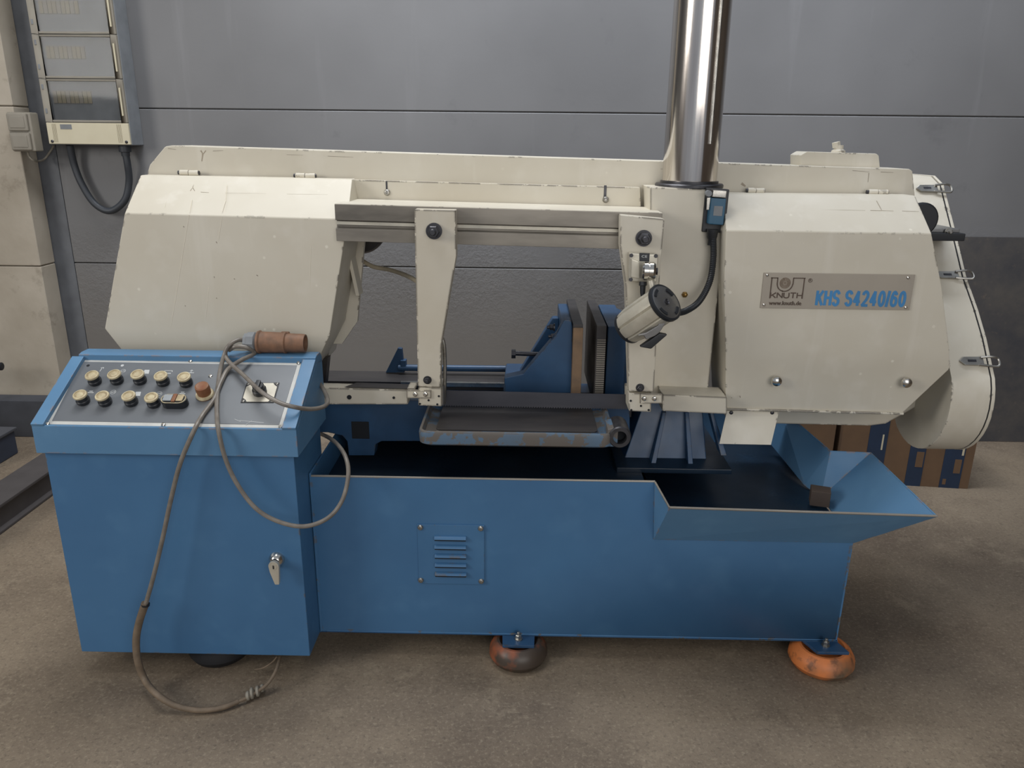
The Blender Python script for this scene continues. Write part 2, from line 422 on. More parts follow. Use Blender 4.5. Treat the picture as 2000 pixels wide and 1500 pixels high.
# --- ventilation cover with louvres
c0, c1 = P(815, 1023, YB), P(946, 1023, YB); zt, zb = c0.z, P(815, 1138, YB).z
vc = obj('vent_cover', box(c0.x, c1.x, YB-.004, YB, zb, zt), BLUE, saw, bevel=.0012)
for k in range(5):
    z = P(880, 1048+17.5*k, YB).z; x0, x1 = P(849, 1060, YB).x, P(911, 1060, YB).x
    bm = nb(); n = 8
    rows = []
    for j in range(n+1):
        a = pi/2*j/n
        rows.append((YB-.004-.011*sin(a), z+.009*cos(a)-.004))
    pts = [(x0, y, zz_) for y, zz_ in rows]+[(x0, YB-.003, z-.004)]
    add_prism(bm, pts, (x1-x0, 0, 0)); obj('louver', bm, BLUE, vc, bevel=.001)
    obj('louver_gap', box(x0+.001, x1-.001, YB-.012, YB-.004, z-.0085, z-.0045), HOLE, vc)
for x, y in ((821, 1030), (939, 1032), (822, 1133), (940, 1135)):
    screw(vc, P(x, y, YB-.004), FR, .0085, ZINC)
# --- front bed casting with square opening and foot
YC = 2.25
q = lambda *pts, y=YC: [P(a, b, y) for a, b in pts]
bm = prism(q((600, 776), (1230, 790), (1230, 862), (745, 862), (734, 868), (731, 890), (681, 890), (678, 862), (668, 851), (640, 845), (600, 845)), (0, .05, 0))
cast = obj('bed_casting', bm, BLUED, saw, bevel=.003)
a, b = P(686, 823, YC), P(722, 857, YC)
obj('square_opening', box(a.x, b.x, YC-.0015, YC+.01, b.z, a.z), HOLE, cast, bevel=.001)
obj('bed_casting_top', box(-.59, .34, 2.302, 2.70, .60, .655), BLUED, saw, bevel=.004)
# rear rails and blue rod
obj('rear_rail', box(-.72, .02, 2.60, 2.73, .64, .682), DARKST, saw, bevel=.002)
obj('rear_rail', box(-.66, .36, 2.38, 2.44, .64, .705), DARKST, saw, bevel=.002)
obj('bar_stop', cyl((-.455, 2.7, .705), (.05, 2.7, .707), .012, 16), BLUED, saw)
bm = prism([P(753, 728, 2.7), P(790, 728, 2.7), P(785, 681, 2.7), P(777, 680, 2.7)], (0, .02, 0))
add_box(bm, P(785, 700, 2.7).x-.005, P(793, 700, 2.7).x, 2.69, 2.72, .70, .735)
obj('bar_stop_bracket', bm, BLUED, saw, bevel=.002)
obj('rear_rail_strip', box(-.43, .03, 2.585, 2.6, .672, .686), ZINC, saw)

# --- moving vise jaw (left)
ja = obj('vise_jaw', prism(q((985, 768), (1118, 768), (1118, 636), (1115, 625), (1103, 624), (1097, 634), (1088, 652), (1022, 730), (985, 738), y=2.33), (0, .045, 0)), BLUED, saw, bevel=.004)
bm = nb()
add_prism(bm, [(.122, 2.336, .72), (.1555, 2.336, .72), (.1555, 2.336, .955), (.122, 2.336, .955)], (0, .35, 0))
obj('jaw_slab', bm, BLUED, ja, bevel=.004)
bm = prism([(-.02, 2.56, .72), (.122, 2.56, .72), (.122, 2.56, .93), (.10, 2.56, .93)], (0, .04, 0)); obj('rib', bm, BLUED, ja, bevel=.004)
obj('jaw_foot', box(-.06, .15, 2.36, 2.66, .655, .74), BLUED, ja, bevel=.006)
x0 = P(1118, 700, 2.3).x; x1 = P(1137, 700, 2.3).x
obj('jaw_plate', box(x0, x1, 2.30, 2.70, .70, .958), RUSTJ, ja, bevel=.0015, label='rust brown jaw plate')
obj('jaw_cap', box(x0-.001, x1-.001, 2.303, 2.702, .955, .968), DARKST, ja, bevel=.001)
hexbolt('bolt', ja, (.10, 2.36, .945), (-1, 0, 0), .009, .02, BOLT); hexbolt('bolt', ja, (.105, 2.36, .915), (-1, 0, 0), .009, .02, BOLT)
bm = cyl(P(1005, 690, 2.5), P(1052, 692, 2.5), .008, 14); add_lathe(bm, P(999, 691, 2.5), (1, 0, 0), [(0, .016), (.014, .016)], 6)
obj('adjusting_bolt', bm, BOLT, ja)
# --- fixed jaw (right)
jb = obj('vise_jaw', prism([(.264, 2.34, .70), (.325, 2.34, .70), (.325, 2.34, .955), (.264, 2.34, .955)], (0, .34, 0)), BLUED, saw, bevel=.005)
bm = prism([(.32, 2.36, .70), (.40, 2.36, .70), (.40, 2.36, .80), (.345, 2.36, .94), (.32, 2.36, .95)], (0, .3, 0)); obj('rib', bm, BLUED, jb, bevel=.005)
xa = P(1163, 700, 2.3).x; xb = P(1182, 700, 2.3).x
obj('jaw_plate', box(xa, xb, 2.30, 2.70, .70, .966), DARKST, jb, bevel=.0015, label='dark serrated jaw plate')
bm = nb()
for k in range(26): add_box(bm, xa+.003, xb-.001, 2.2965, 2.3005, .745+k*.007, .7485+k*.007)
o = obj('serration', bm, STEEL, jb); o['kind'] = 'stuff'
# --- pedestal under the fixed side, with ribs
bm = nb()
bot = [(.33, 2.30, .515), (.60, 2.30, .515), (.62, 2.62, .515), (.31, 2.62, .515)]; top = [(.40, 2.36, .72), (.58, 2.36, .72), (.58, 2.60, .72), (.38, 2.60, .72)]
vb = [bm.verts.new(p) for p in bot]; vt = [bm.verts.new(p) for p in top]
bm.faces.new(vb); bm.faces.new(vt[::-1])
for i in range(4): bm.faces.new((vb[i], vb[(i+1) % 4], vt[(i+1) % 4], vt[i]))
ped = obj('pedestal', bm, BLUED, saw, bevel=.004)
for px0, px1 in ((1298, 1276), (1342, 1349)):
    a, b = P(px0, 805, 2.33), P(px1, 908, 2.26)
    bm = prism([a+V((-.006, 0, 0)), a+V((.006, 0, 0)), b+V((.008, 0, 0)), b+V((-.008, 0, 0))], (0, .07, 0)); obj('rib', bm, BLUED, ped, bevel=.002)
a = P(1392, 840, 2.3)
obj('rib', prism([P(1385, 800, 2.3), P(1392, 800, 2.3), P(1420, 890, 2.24), P(1408, 890, 2.24)], (0, .05, 0)), BLUED, ped, bevel=.002)
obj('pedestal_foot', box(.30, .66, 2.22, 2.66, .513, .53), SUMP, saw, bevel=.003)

# --- discharge table (shallow cast tray with raised rim)
def rrect(x0, x1, y0, y1, r, z, n=6):
    out = []
    for cx, cy, a0 in ((x1-r, y1-r, 0), (x0+r, y1-r, pi/2), (x0+r, y0+r, pi), (x1-r, y0+r, 1.5*pi)):
        for k in range(n+1):
            a = a0+pi/2*k/n; out.append(V((cx+r*cos(a), cy+r*sin(a), z)))
    return out
tx0, tx1, ty0, ty1 = -.290, .262, 1.995, 2.26
bm = nb()
loops = [rrect(tx0+.012, tx1-.012, ty0+.01, ty1, .026, .684), rrect(tx0+.002, tx1-.002, ty0+.002, ty1, .03, .690), rrect(tx0, tx1, ty0, ty1, .032, .718),
         rrect(tx0+.002, tx1-.002, ty0+.002, ty1, .031, .726), rrect(tx0+.009, tx1-.009, ty0+.009, ty1-.002, .026, .727), rrect(tx0+.015, tx1-.015, ty0+.015, ty1-.003, .02, .710), rrect(tx0+.042, tx1-.042, ty0+.042, ty1-.01, .012, .706), rrect(tx0+.048, tx1-.048, ty0+.048, ty1-.012, .01, .716)]
vl = [[bm.verts.new(p) for p in l] for l in loops]
for a, b in zip(vl, vl[1:]):
    for i in range(len(a)): bm.faces.new((a[i], a[(i+1) % len(a)], b[(i+1) % len(a)], b[i]))
bm.faces.new(vl[0]); bm.faces.new(vl[-1])
tab = obj('discharge_table', bm, BLUEC, saw)
obj('table_surface', prism(rrect(tx0+.046, tx1-.046, ty0+.046, ty1-.011, .012, .714), (0, 0, .0045)), DARKST, tab, bevel=.001)
lc = P(1211, 855, 2.0)
bm = nb(); add_lathe(bm, lc, Yv, [(0, .019), (0, .029), (.004, .032), (.09, .032), (.09, .019), (.0, .019)], 32, cap=False)
obj('pivot_lug', bm, BOLT, tab)
add = prism([lc+V((-.035, .005, -.03)), lc+V((-.005, .005, -.03)), lc+V((-.005, .005, .03)), lc+V((-.035, .005, .022))], (0, .08, 0))
obj('lug_web', add, BLUEC, tab, bevel=.003)
obj('lug_hole', lathe(lc+Yv*.03, Yv, [(0, .0195), (.003, .0195)], 24), HOLE, tab)

# --- saw blade with teeth
zt0, zt1 = P(858, 763, 2.2).z, P(1230, 770, 2.2).z
xa, xb = -.27, .36; bm = nb()
n = 84; pts = [V((xa, 2.2, zt0+.001)), V((xb, 2.2, zt1-.001))]
low = []
for i in range(n+1):
    x = xb+(xa-xb)*i/n; z = zt1+(zt0-zt1)*i/n-.050
    low.append(V((x, 2.2, z))); 
    if i < n: low.append(V((x-(xb-xa)/n*.25, 2.2, z+.0045)))
add_prism(bm, pts+low, (0, .0018, 0)); obj('saw_blade', bm, BLADE, saw, smooth=False)

# --- bow frame (long back box)
YF = 2.42
bm = prism(q((284, 420), (288, 335), (292, 322), (322, 286), (336, 284), (1776, 330), (1783, 334), (1792, 430), y=YF), (0, .15, 0))
bow = obj('bow_frame', bm, CREAM, saw, bevel=.004)
fp = obj('frame_plate', prism(q((688, 351), (1250, 366), (1252, 408), (688, 392), y=2.385), (0, .036, 0)), CREAMW, saw, bevel=.002)
for x, y0, y1 in ((755, 354, 372), (1182, 362, 386)):
    a, b = P(x-2, y0, 2.384), P(x+2, y1, 2.384)
    obj('slot', box(a.x, b.x, 2.3835, 2.387, b.z, a.z), BOLT, fp, bevel=.001)
    screw(fp, P(x+1, y1+4, 2.384), FR, .0095, ZINC)
for x0, x1, y in ((348, 388, 337), (574, 616, 343), (1457, 1492, 372), (1692, 1733, 375)):
    a, b = P(x0, y, 2.40), P(x1, y+.8, 2.40); d = b-a
    h = obj('hinge', cyl(a+d*.1, a+d*.52, .0085, 14), CREAM, saw)
    obj('knuckle', cyl(a+d*.55+Zv*-.001, b, .0085, 14), CREAM, h); obj('hinge_pin', cyl(a, b+d*.04, .006, 10), BOLT, h)
    obj('hinge_leaf', box(a.x+.01, b.x-.003, 2.40, 2.42, a.z-.012, a.z-.002), CREAM, h)

# --- hoods
def hood(levels, yback, name='wheel_hood'):
    bm = nb(); fl = []; bl = []
    for (xl_, yl_, Yl), (xr_, yr_, Yr) in levels:
        a, b = P(xl_, yl_, Yl), P(xr_, yr_, Yr); fl.append((bm.verts.new(a), bm.verts.new(b)))
        a2, b2 = a.copy(), b.copy(); a2.y = b2.y = yback; bl.append((bm.verts.new(a2), bm.verts.new(b2)))
    for i in range(len(fl)-1):
        bm.faces.new((fl[i][0], fl[i][1], fl[i+1][1], fl[i+1][0])); bm.faces.new((bl[i][0], bl[i+1][0], bl[i+1][1], bl[i][1]))
        bm.faces.new((fl[i][0], fl[i+1][0], bl[i+1][0], bl[i][0])); bm.faces.new((fl[i][1], bl[i][1], bl[i+1][1], fl[i+1][1]))
    bm.faces.new((fl[0][0], bl[0][0], bl[0][1], fl[0][1])); bm.faces.new((fl[-1][0], fl[-1][1], bl[-1][1], bl[-1][0]))
    return obj(name, bm, CREAM, saw, bevel=.004, seg=2)
hl = hood([((274, 342, 2.36), (688, 350, 2.36)), ((243, 416, 2.2), (679, 428, 2.2)), ((204, 642, 2.2), (644, 655, 2.2)), ((236, 682, 2.215), (620, 706, 2.22)), ((300, 752, 2.25), (592, 760, 2.25))], 2.41)
hr = hood([((1413, 378, 2.34), (1788, 382, 2.34)), ((1418, 450, 2.2), (1820, 456, 2.2)), ((1414, 560, 2.2), (1840, 560, 2.2)), ((1417, 682, 2.2), (1855, 682, 2.2)), ((1417, 724, 2.21), (1856, 720, 2.21)), ((1417, 799, 2.23), (1762, 808, 2.23))], 2.41)
# folded bottom lip of the right hood
a, b = P(1416, 799, 2.227), P(1764, 808, 2.227)
obj('lip', tube([a, b], .004, 8, 0), CREAMW, hr)
for x, y in ((1513, 741), (1765, 744)):
    p = P(x, y, 2.212)
    obj('knob', lathe(p, FR, [(0, .007), (.008, .007), (.009, .013), (.018, .0165), (.024, .014), (.028, .008), (.029, .0005)], 24), CHROME, hr, label='round chrome knob')
# side gusset of the left hood
bm = nb()
pl = [P(675, 470, 2.34), P(677, 496, 2.34), P(695, 578, 2.36)]
for p0, p1 in zip(pl, pl[1:]):
    add_prism(bm, [p0, p0+V((.011, 0, 0)), p1+V((.011, 0, 0)), p1], (0, .06, 0))
obj('gusset', bm, CREAM, hl, bevel=.001)
obj('side_plate', prism([P(680, 470, 2.42), P(712, 470, 2.42), P(704, 560, 2.42), P(698, 628, 2.42), P(668, 672, 2.42), P(650, 672, 2.42), P(650, 470, 2.42)], (0, .02, 0)), CREAM, hl, bevel=.002)
obj('support_strut', prism([P(626, 702, 2.35), P(640, 700, 2.35), P(634, 760, 2.35), P(626, 760, 2.35)], (0, .04, 0)), DARKST, hl)
# housing under and behind the hoods
obj('wheel_housing', prism(q((1425, 770), (1425, 826), (1700, 832), (1730, 828), (1800, 790), (1800, 600), (1425, 600), y=2.425), (0, .12, 0)), CREAMW, saw, bevel=.004)
obj('wheel_housing', prism(q((330, 600), (330, 720), (430, 745), (560, 745), (640, 700), (660, 600), y=2.425), (0, .12, 0)), CREAMW, saw, bevel=.004)
fl = obj('chip_flap', prism([P(1420, 802, 2.235), P(1522, 802, 2.235), P(1506, 869, 2.19), P(1405, 867, 2.19)], (0, .003, 0)), CREAM, saw, bevel=.0008)
for x in (1428, 1508): screw(fl, P(x, 806, 2.232), FR, .006, BOLT)
obj('wheel_disc', lathe(P(705, 452, 2.56), Yv, [(0, .02), (0, .068), (.01, .074), (.05, .074)], 40), DARKST, saw)
obj('coolant_hose', tube([P(690, 500, 2.5), P(705, 508, 2.48), P(730, 521, 2.46), P(765, 528, 2.44), P(800, 541, 2.36), P(830, 560, 2.3)], .007), HOSE, saw)

# --- guide beam with T slot
BY = 2.178
A, B = P(653, 399, BY), P(1294, 417, BY); hgt = .101
A0 = A; d = V((B.x-A.x, 0, B.z-A.z))
pr = [(0, 0), (0, -.043), (.016, -.045), (.016, -.062), (0, -.066), (0, -hgt), (.205, -hgt), (.205, 0)]
beam = obj('guide_beam', prism([V((A.x, BY+y, A.z+z)) for y, z in pr], d), STEEL, saw, bevel=.0012)
obj('slot_grease', prism([V((A.x+.001, BY+.010, A.z-.047)), V((A.x+.001, BY+.010, A.z-.056)), V((A.x+.001, BY+.0165, A.z-.056)), V((A.x+.001, BY+.0165, A.z-.047))], d*.998), ALU, beam)
bm = prism([V((A.x, BY+.003, A.z)), V((A.x, 2.384, A.z)), V((A.x, 2.384, A.z+.0015)), V((A.x, BY+.003, A.z+.0015))], d); obj('beam_top', bm, CREAM, beam)

# --- guide arms
def arm(front, capz, px, bolt, guide, lowbolt, side):
    a = obj('guide_arm', prism([P(x, y, 2.13) for x, y in front], (0, .045, 0)), CREAMW, saw, bevel=.0025)
    hexbolt('clamp_bolt', a, P(bolt[0], bolt[1], 2.13), FR, .0165, .034, BOLT)
    hexbolt('lower_bolt', a, P(lowbolt[0], lowbolt[1], 2.13), FR, .009, .014, BOLT)
    x0, x1, y0, y1 = guide
    g = obj('guide_block', prism([P(x0, y0, 2.128), P(x1, y0+1, 2.128), P(x1, y1, 2.128), P(x0, y1-2, 2.128)], (0, .10, 0)), CREAMW, a, bevel=.002)
    return a
armL = arm([(809, 409), (890, 411), (891, 500), (862, 676), (860, 757), (816, 755)], 0, 0, (848, 451), (817, 863, 757, 794), (835, 742), -1)
armR = arm([(1212, 420), (1298, 428), (1290, 520), (1277, 766), (1228, 764), (1222, 560), (1211, 480)], 0, 0, (1257, 465), (1228, 1272, 768, 805), (1250, 757), 1)
for a, x0, x1, y0, y1, sc in ((armL, 794, 842, 762, 778, (811, 831)), (armR, 1250, 1294, 769, 788, (1258, 1278))):
    s = obj('strap', prism([P(x0, y0, 2.122), P(x1, y0+1, 2.122), P(x1, y1, 2.122), P(x0, y1, 2.122)], (0, .008, 0)), CREAMW, a, bevel=.001)
    for x in sc: screw(a, P(x, (y0+y1)/2, 2.122), FR, .0075)
for a, lst in ((armL, ((857, 774), (820, 789), (854, 790), (837, 782))), (armR, ((1232, 783), (1233, 801), (1267, 801), (1252, 793)))):
    for x, y in lst: obj('threaded_hole', lathe(P(x, y, 2.1265), Yv, [(0, .0032), (.004, .0032)], 12), HOLE, a)
obj('top_bracket', box(P(797, 744, 2.16).x, P(812, 744, 2.16).x, 2.14, 2.2, P(800, 757, 2.16).z-.002, P(800, 757, 2.16).z+.004), CREAMW, armL)
obj('coolant_pipe', tube([P(862, 655, 2.17), P(868, 680, 2.17), P(869, 740, 2.17), P(867, 788, 2.17)], .0055), ZINC, armL)
obj('coolant_nozzle', cyl(P(864, 752, 2.165), P(864, 790, 2.165), .007, 12), ALUG, armL)

# --- blade guards
g1 = obj('blade_guard', prism([P(612, 757, 2.17), P(797, 762, 2.17), P(797, 790, 2.17), P(612, 790, 2.17)], (0, .05, 0)), CREAMW, saw, bevel=.002)
obj('guard_wear', prism([P(672, 757.5, 2.17)+V((0, .004, .001)), P(796, 761, 2.17)+V((0, .004, .001)), P(796, 761, 2.17)+V((0, .048, .001)), P(690, 757.5, 2.17)+V((0, .048, .001))], (0, 0, .0006)), DARKST, g1, smooth=False)
for x, y, r_ in ((682, 776, .007), (769, 777, .004)): obj('dark_bolt_hole', lathe(P(x, y, 2.168), Yv, [(0, r_), (.004, r_)], 14), HOLE, g1)
obj('blade_guard', prism([P(1294, 771, 2.18), P(1420, 776, 2.18), P(1420, 809, 2.18), P(1294, 803, 2.18)], (0, .10, 0)), CREAMW, saw, bevel=.002)

# --- column under the lift cylinder
YCOL = 2.27
col = obj('lift_column', prism([P(1287, 366, YCOL), P(1420, 372, YCOL), P(1415, 455, YCOL), P(1385, 745, YCOL), P(1380, 782, YCOL), P(1270, 775, YCOL), P(1270, 366, YCOL)], (0, .20, 0)), CREAMW, saw, bevel=.003)
ct = P(1350, 356, 2.37)
cxx, cyy = .488, 2.37
cylo = obj('lift_cylinder', lathe((cxx, cyy, 1.385), Zv, [(0, .078), (.012, .080), (1.2, .080)], 64), CYL, saw, label='polished steel hydraulic cylinder')
obj('flange', lathe((cxx, cyy, 1.375), Zv, [(0, .098), (.003, .1), (.010, .1), (.013, .097), (.0135, .085), (.020, .085)], 64), BOLT, cylo)
obj('reflection_rod', cyl((cxx+.036, cyy-.073, 1.50), (cxx+.033, cyy-.073, 2.56), .005, 12), ZINC, cylo)  # thin rod added in place of a reflection stripe on the cylinder
for k, (x, y) in enumerate(((1295, 361), (1360, 360), (1310, 363))):
    pass
# limit switch
a, b = P(1375, 366, 2.262), P(1421, 455, 2.262)
ls = obj('limit_switch', prism([P(1379, 366, 2.262), P(1425, 370, 2.262), P(1416, 455, 2.262), P(1371, 453, 2.262)], (0, .012, 0)), BLACK, saw, bevel=.003)
obj('switch_body', prism([P(1389, 386, 2.235), P(1419, 388, 2.235), P(1413, 440, 2.235), P(1384, 438, 2.235)], (0, .03, 0)), TEAL, ls, bevel=.003)
obj('switch_head', prism([P(1393, 371, 2.232), P(1420, 373, 2.232), P(1418, 387, 2.232), P(1391, 385, 2.232)], (0, .03, 0)), ZINC, ls, bevel=.002)
obj('roller', lathe(P(1385, 378, 2.225), Yv, [(0, .003), (0, .0085), (.02, .0085)], 20), GREYBOX, ls)
obj('lever', prism([P(1381, 386, 2.24), P(1388, 386, 2.24), P(1385, 410, 2.24), P(1380, 410, 2.24)], (0, .005, 0)), ZINC, ls, bevel=.001)
obj('switch_label', prism([P(1395, 402, 2.234), P(1412, 403, 2.234), P(1410, 422, 2.234), P(1393, 421, 2.234)], (0, .0015, 0)), GREYBOX, ls)
obj('gland', lathe(P(1392, 448, 2.25), (-.02, 0, -1), [(0, .017), (.022, .015), (.03, .011), (.045, .011)], 12), BLACK, ls)
obj('conduit', tube([P(1393, 465, 2.245), P(1393, 505, 2.24), P(1386, 550, 2.23), P(1366, 588, 2.2), P(1340, 607, 2.16), P(1316, 612, 2.1)], .0085, 14, 24, ridged=.14), BLACK, saw)
obj('grease_nipple', lathe(P(1337, 575, YCOL), FR, [(0, .009), (.006, .009), (.008, .005), (.014, .005), (.015, .003)], 6), plain('brass', (150, 120, 70), .35, None, .8), col)

# --- small terminal box on top
tb = obj('terminal_box', prism(q((1564, 332), (1564, 303), (1576, 296), (1712, 300), (1717, 304), (1720, 336), y=2.46), (0, .1, 0)), CREAM, saw, bevel=.003)
bm = lathe(P(1637, 298, 2.5), Zv, [(0, .021), (.006, .020), (.010, .014), (.022, .013)], 20)
add_lathe(bm, P(1634, 288, 2.5), (-.25, 0, 1), [(0, .012), (.016, .012)], 6); obj('cap_screw', bm, CREAM, tb)

# --- belt cover at the right end
prof = [(2.80, 1.40), (2.735, 1.375), (2.60, 1.22), (2.50, 1.10), (2.40, 1.01), (2.33, .937)]
cc = V((0, 2.42, .74)); rr = .195
for k in range(0, 17):
    a = R(152+(300-152)*k/16)
    prof.append((cc.y+rr*cos(a)*1.0, cc.z+rr*sin(a)))
prof += [(2.62, .66), (2.66, .80), (2.78, 1.0), (2.95, 1.25), (2.98, 1.40)]
bc = obj('belt_cover', prism([(1.30, y, z) for y, z in prof], (.118, 0, 0)), CREAM, saw, bevel=.003)
obj('drive_housing', box(.95, 1.31, 2.56, 2.74, .93, 1.16), CREAM, saw, bevel=.004)
cyc = sum(p[0] for p in prof)/len(prof); czc = sum(p[1] for p in prof)/len(prof)
def grow(s): return [(cyc+(y-cyc)*s, czc+(z-czc)*s) for y, z in prof]
obj('seam', prism([(1.4185, y, z) for y, z in grow(.992)], (.003, 0, 0)), HOLE, bc)
obj('end_lid', prism([(1.4215, y, z) for y, z in grow(1.004)], (.010, 0, 0)), CREAM, bc, bevel=.002)
def latch(py, x0):
    z = PX(1900, py, 1.42).z if 0 else None
    # find the cover's front at this height
    best = None
    for (ya, za), (yb, zb2) in zip(prof, prof[1:]):
        for k in range(20):
            y, z = ya+(yb-ya)*k/20, za+(zb2-za)*k/20; dlt = V((1.40, y, z))-CAM
            yy = 750-F*dlt.dot(UP)/dlt.dot(FW)
            if y < 2.79 and (best is None or abs(yy-py) < best[0]): best = (abs(yy-py), V((0, y, z)), V((0, ya-yb, za-zb2)).normalized())
    p, tg = best[1], best[2]; nn = V((0, -abs(tg.z), abs(tg.y))); w = tg*.013
    q3 = lambda x, a, h: V((x, 0, 0))+p+w*a+nn*h
    l = obj('latch', prism([q3(x0-.014, 0, .001), q3(x0, -1, .001), q3(x0+.058, -1.1, .001), q3(x0+.058, 1.1, .001), q3(x0, 1, .001)], nn*.007), ZINC, bc, bevel=.001)
    obj('latch_hook', tube([q3(x0+.05, .8, .010), q3(x0+.08, .8, .016), q3(x0+.10, .5, .012), q3(x0+.10, -1.2, .012), q3(x0+.085, -1.4, .010), q3(x0+.045, -1, .008)], .0036, 8), ZINC, l)
    obj('latch_hole', prism([q3(x0+.01, -.3, .008), q3(x0+.036, -.3, .008), q3(x0+.036, .3, .008), q3(x0+.01, .3, .008)], nn*.0006), BOLT, l)
latch(371, 1.345); latch(540, 1.345); latch(706, 1.345)
ht = P(1850, 460, 2.5)
obj('tension_block', box(1.18, P(1872, 462, 2.5).x, 2.46, 2.66, P(1860, 471, 2.46).z, P(1860, 456, 2.46).z), BLACK, saw, bevel=.003)
tzz = P(1860, 456, 2.46).z
obj('tension_clamp', box(1.25, P(1872, 462, 2.5).x-.01, 2.48, 2.62, tzz, tzz+.012), ALUG, saw, bevel=.002)
hexbolt('tension_screw', saw, (1.335, 2.475, tzz+.004), FR, .009, .014, ZINC)
obj('hand_wheel', lathe(P(1796, 428, 2.38), FR, [(0, .045), (.004, .05), (.012, .05), (.016, .045)], 32), BLACK, saw)

# --- nameplate
o_, xr, yt = P(1484, 601, 2.2), P(1775, 605, 2.2), P(1477, 532, 2.2)
XD = (xr-o_).normalized(); YD = V((0, 0, 1)); YD = (YD-XD*YD.dot(XD)).normalized(); wN = (xr-o_).length; hN = (yt-o_).z
o_ = o_+FR*.002
npl = obj('nameplate', prism([o_, o_+XD*wN, o_+XD*wN+YD*hN, o_+YD*hN], (0, -.002, 0)), PLATE, saw, bevel=.0005)
on = o_+FR*.002
def np_(u, v): return on+XD*(u*wN)+YD*(v*hN)
for u, v in ((.022, .93), (.955, .91), (.022, .09), (.972, .07)): screw(npl, np_(u, v), FR, .0042, CHROME, 'rivet')
letters('KNUTH', npl, np_(.054, .30), XD, YD, wN*.222, hN*.14, BROWN, .0033, .76)
text('www.knuth.de', npl, np_(.055, .095), XD, YD, wN*.215, hN*.115, BROWN, fat=.0003)
letters('KHS S4240/60', npl, np_(.362, .115), XD, YD, wN*.605, hN*.39, BLUEP, .0078, .64)
text('R', npl, np_(.306, .775), XD, YD, wN*.012, hN*.07, BROWN)
bm = nb(); rc = np_(.312, .80)
def ring(bm, c, r0_, r1_, a0=0, a1=2*pi, n=32):
    pts = []
    for i in range(n+1): a = a0+(a1-a0)*i/n; pts.append((c+XD*cos(a)*r1_+YD*sin(a)*r1_, c+XD*cos(a)*r0_+YD*sin(a)*r0_))
    for (p1, p2), (p3, p4) in zip(pts, pts[1:]): add_prism(bm, [p1, p3, p4, p2], (0, -.001, 0))
ring(bm, rc, .0048, .0058); obj('emblem', bm, BROWN, npl)
bm = nb()
def bar(u0, v0, u1, v1, th=.0028):
    a, b = np_(u0, v0), np_(u1, v1); dd = (b-a).normalized(); nn = V((-dd.z, 0, dd.x))*th/2
    add_prism(bm, [a-nn, b-nn, b+nn, a+nn], (0, -.0012, 0))
bar(.05, .86, .095, .86); bar(.056, .28, .056, .86); bar(.2, .86, .278, .86); bar(.272, .28, .272, .86)
cw = np_(.147, .70)
ring(bm, cw, .0205, .0235, pi, 2*pi, 24)
bar(.095, .68, .095, .87); bar(.2, .68, .2, .87)
obj('emblem', bm, BROWN, npl)
bm = nb()
for r_ in (.004, .0085, .012, .0155): ring(bm, cw+YD*.002, r_-.0022, r_)
obj('emblem_disc', bm, plain('brown_print_light', (122, 104, 86), .5), npl)

# --- rubbed scuffs and dried drips on the enamel
SCUFF = plain('rubbed_scuff', (168, 156, 138), .6, (140, 128, 112), 0, 60, .8)
DARKSC = plain('dark_scuff', (126, 116, 104), .6, (156, 146, 130), 0, 60, .8)
DRIP = plain('pale_dried_drip', (222, 215, 198), .5, (212, 204, 186))
def marks(parent, Y, lst, mat, name):
    bm = nb()
    for pts, w in lst:
        for (xa, ya), (xb_, yb_) in zip(pts, pts[1:]):
            a, b = P(xa, ya, Y(ya) if callable(Y) else Y), P(xb_, yb_, Y(yb_) if callable(Y) else Y); d_ = b-a
            nn = V((-d_.z, 0, d_.x)).normalized()*w
            add_prism(bm, [a-nn, b-nn*.6, b+nn*.6, a+nn], (0, -.0002, 0))
    o = obj(name, bm, mat, parent, smooth=False); o['kind'] = 'stuff'; return o
marks(bow, 2.4197, [([(328, 290), (344, 292)], .0007), ([(416, 295), (436, 294)], .0006), ([(1290, 330), (1310, 331)], .0005), ([(1665, 333), (1698, 336)], .0006), ([(1720, 336), (1745, 337)], .0006), ([(1697, 338), (1695, 356)], .0009), ([(640, 305), (690, 307)], .0005), ([(560, 302), (592, 303)], .0004)], DARKSC, 'scuff_marks')
marks(bow, 2.4197, [([(392, 294), (396, 300), (394, 315)], .0022), ([(402, 294), (396, 302)], .0014), ([(1448, 358), (1456, 364)], .004)], SCUFF, 'scuff_marks')
ytop = lambda y: 2.36-.16*(y-345)/72-.0006
marks(hl, ytop, [([(292, 375), (316, 374)], .0006), ([(392, 375), (408, 376)], .0006), ([(440, 377), (520, 378)], .0003), ([(560, 379), (640, 380)], .0003), ([(372, 373), (376, 367), (380, 373)], .002), ([(376, 366), (379, 358)], .0018)], SCUFF, 'scuff_marks')
marks(hl, lambda y: ytop(min(y, 417)), [([(443, 362), (441, 390), (434, 412)], .0012), ([(375, 390), (371, 414)], .001), ([(330, 368), (322, 405)], .001)], DRIP, 'drip_marks')
marks(hl, 2.1998, [([(369, 420), (356, 500), (345, 570), (334, 636)], .0009), ([(433, 425), (427, 468)], .0009), ([(408, 560), (402, 620)], .0007), ([(607, 480), (605, 560)], .0006)], DRIP, 'drip_marks')
marks(hl, 2.1998, [([(358, 442), (360, 444)], .0014), ([(422, 472), (424, 475)], .0012), ([(501, 537), (504, 539)], .0012), ([(457, 544), (459, 546)], .0013), ([(361, 597), (363, 598)], .0012), ([(422, 582), (424, 583)], .0014), ([(418, 540), (419, 543)], .001)], DARKSC, 'scuff_marks')
ytr = lambda y: 2.34-.14*(y-380)/73-.0006
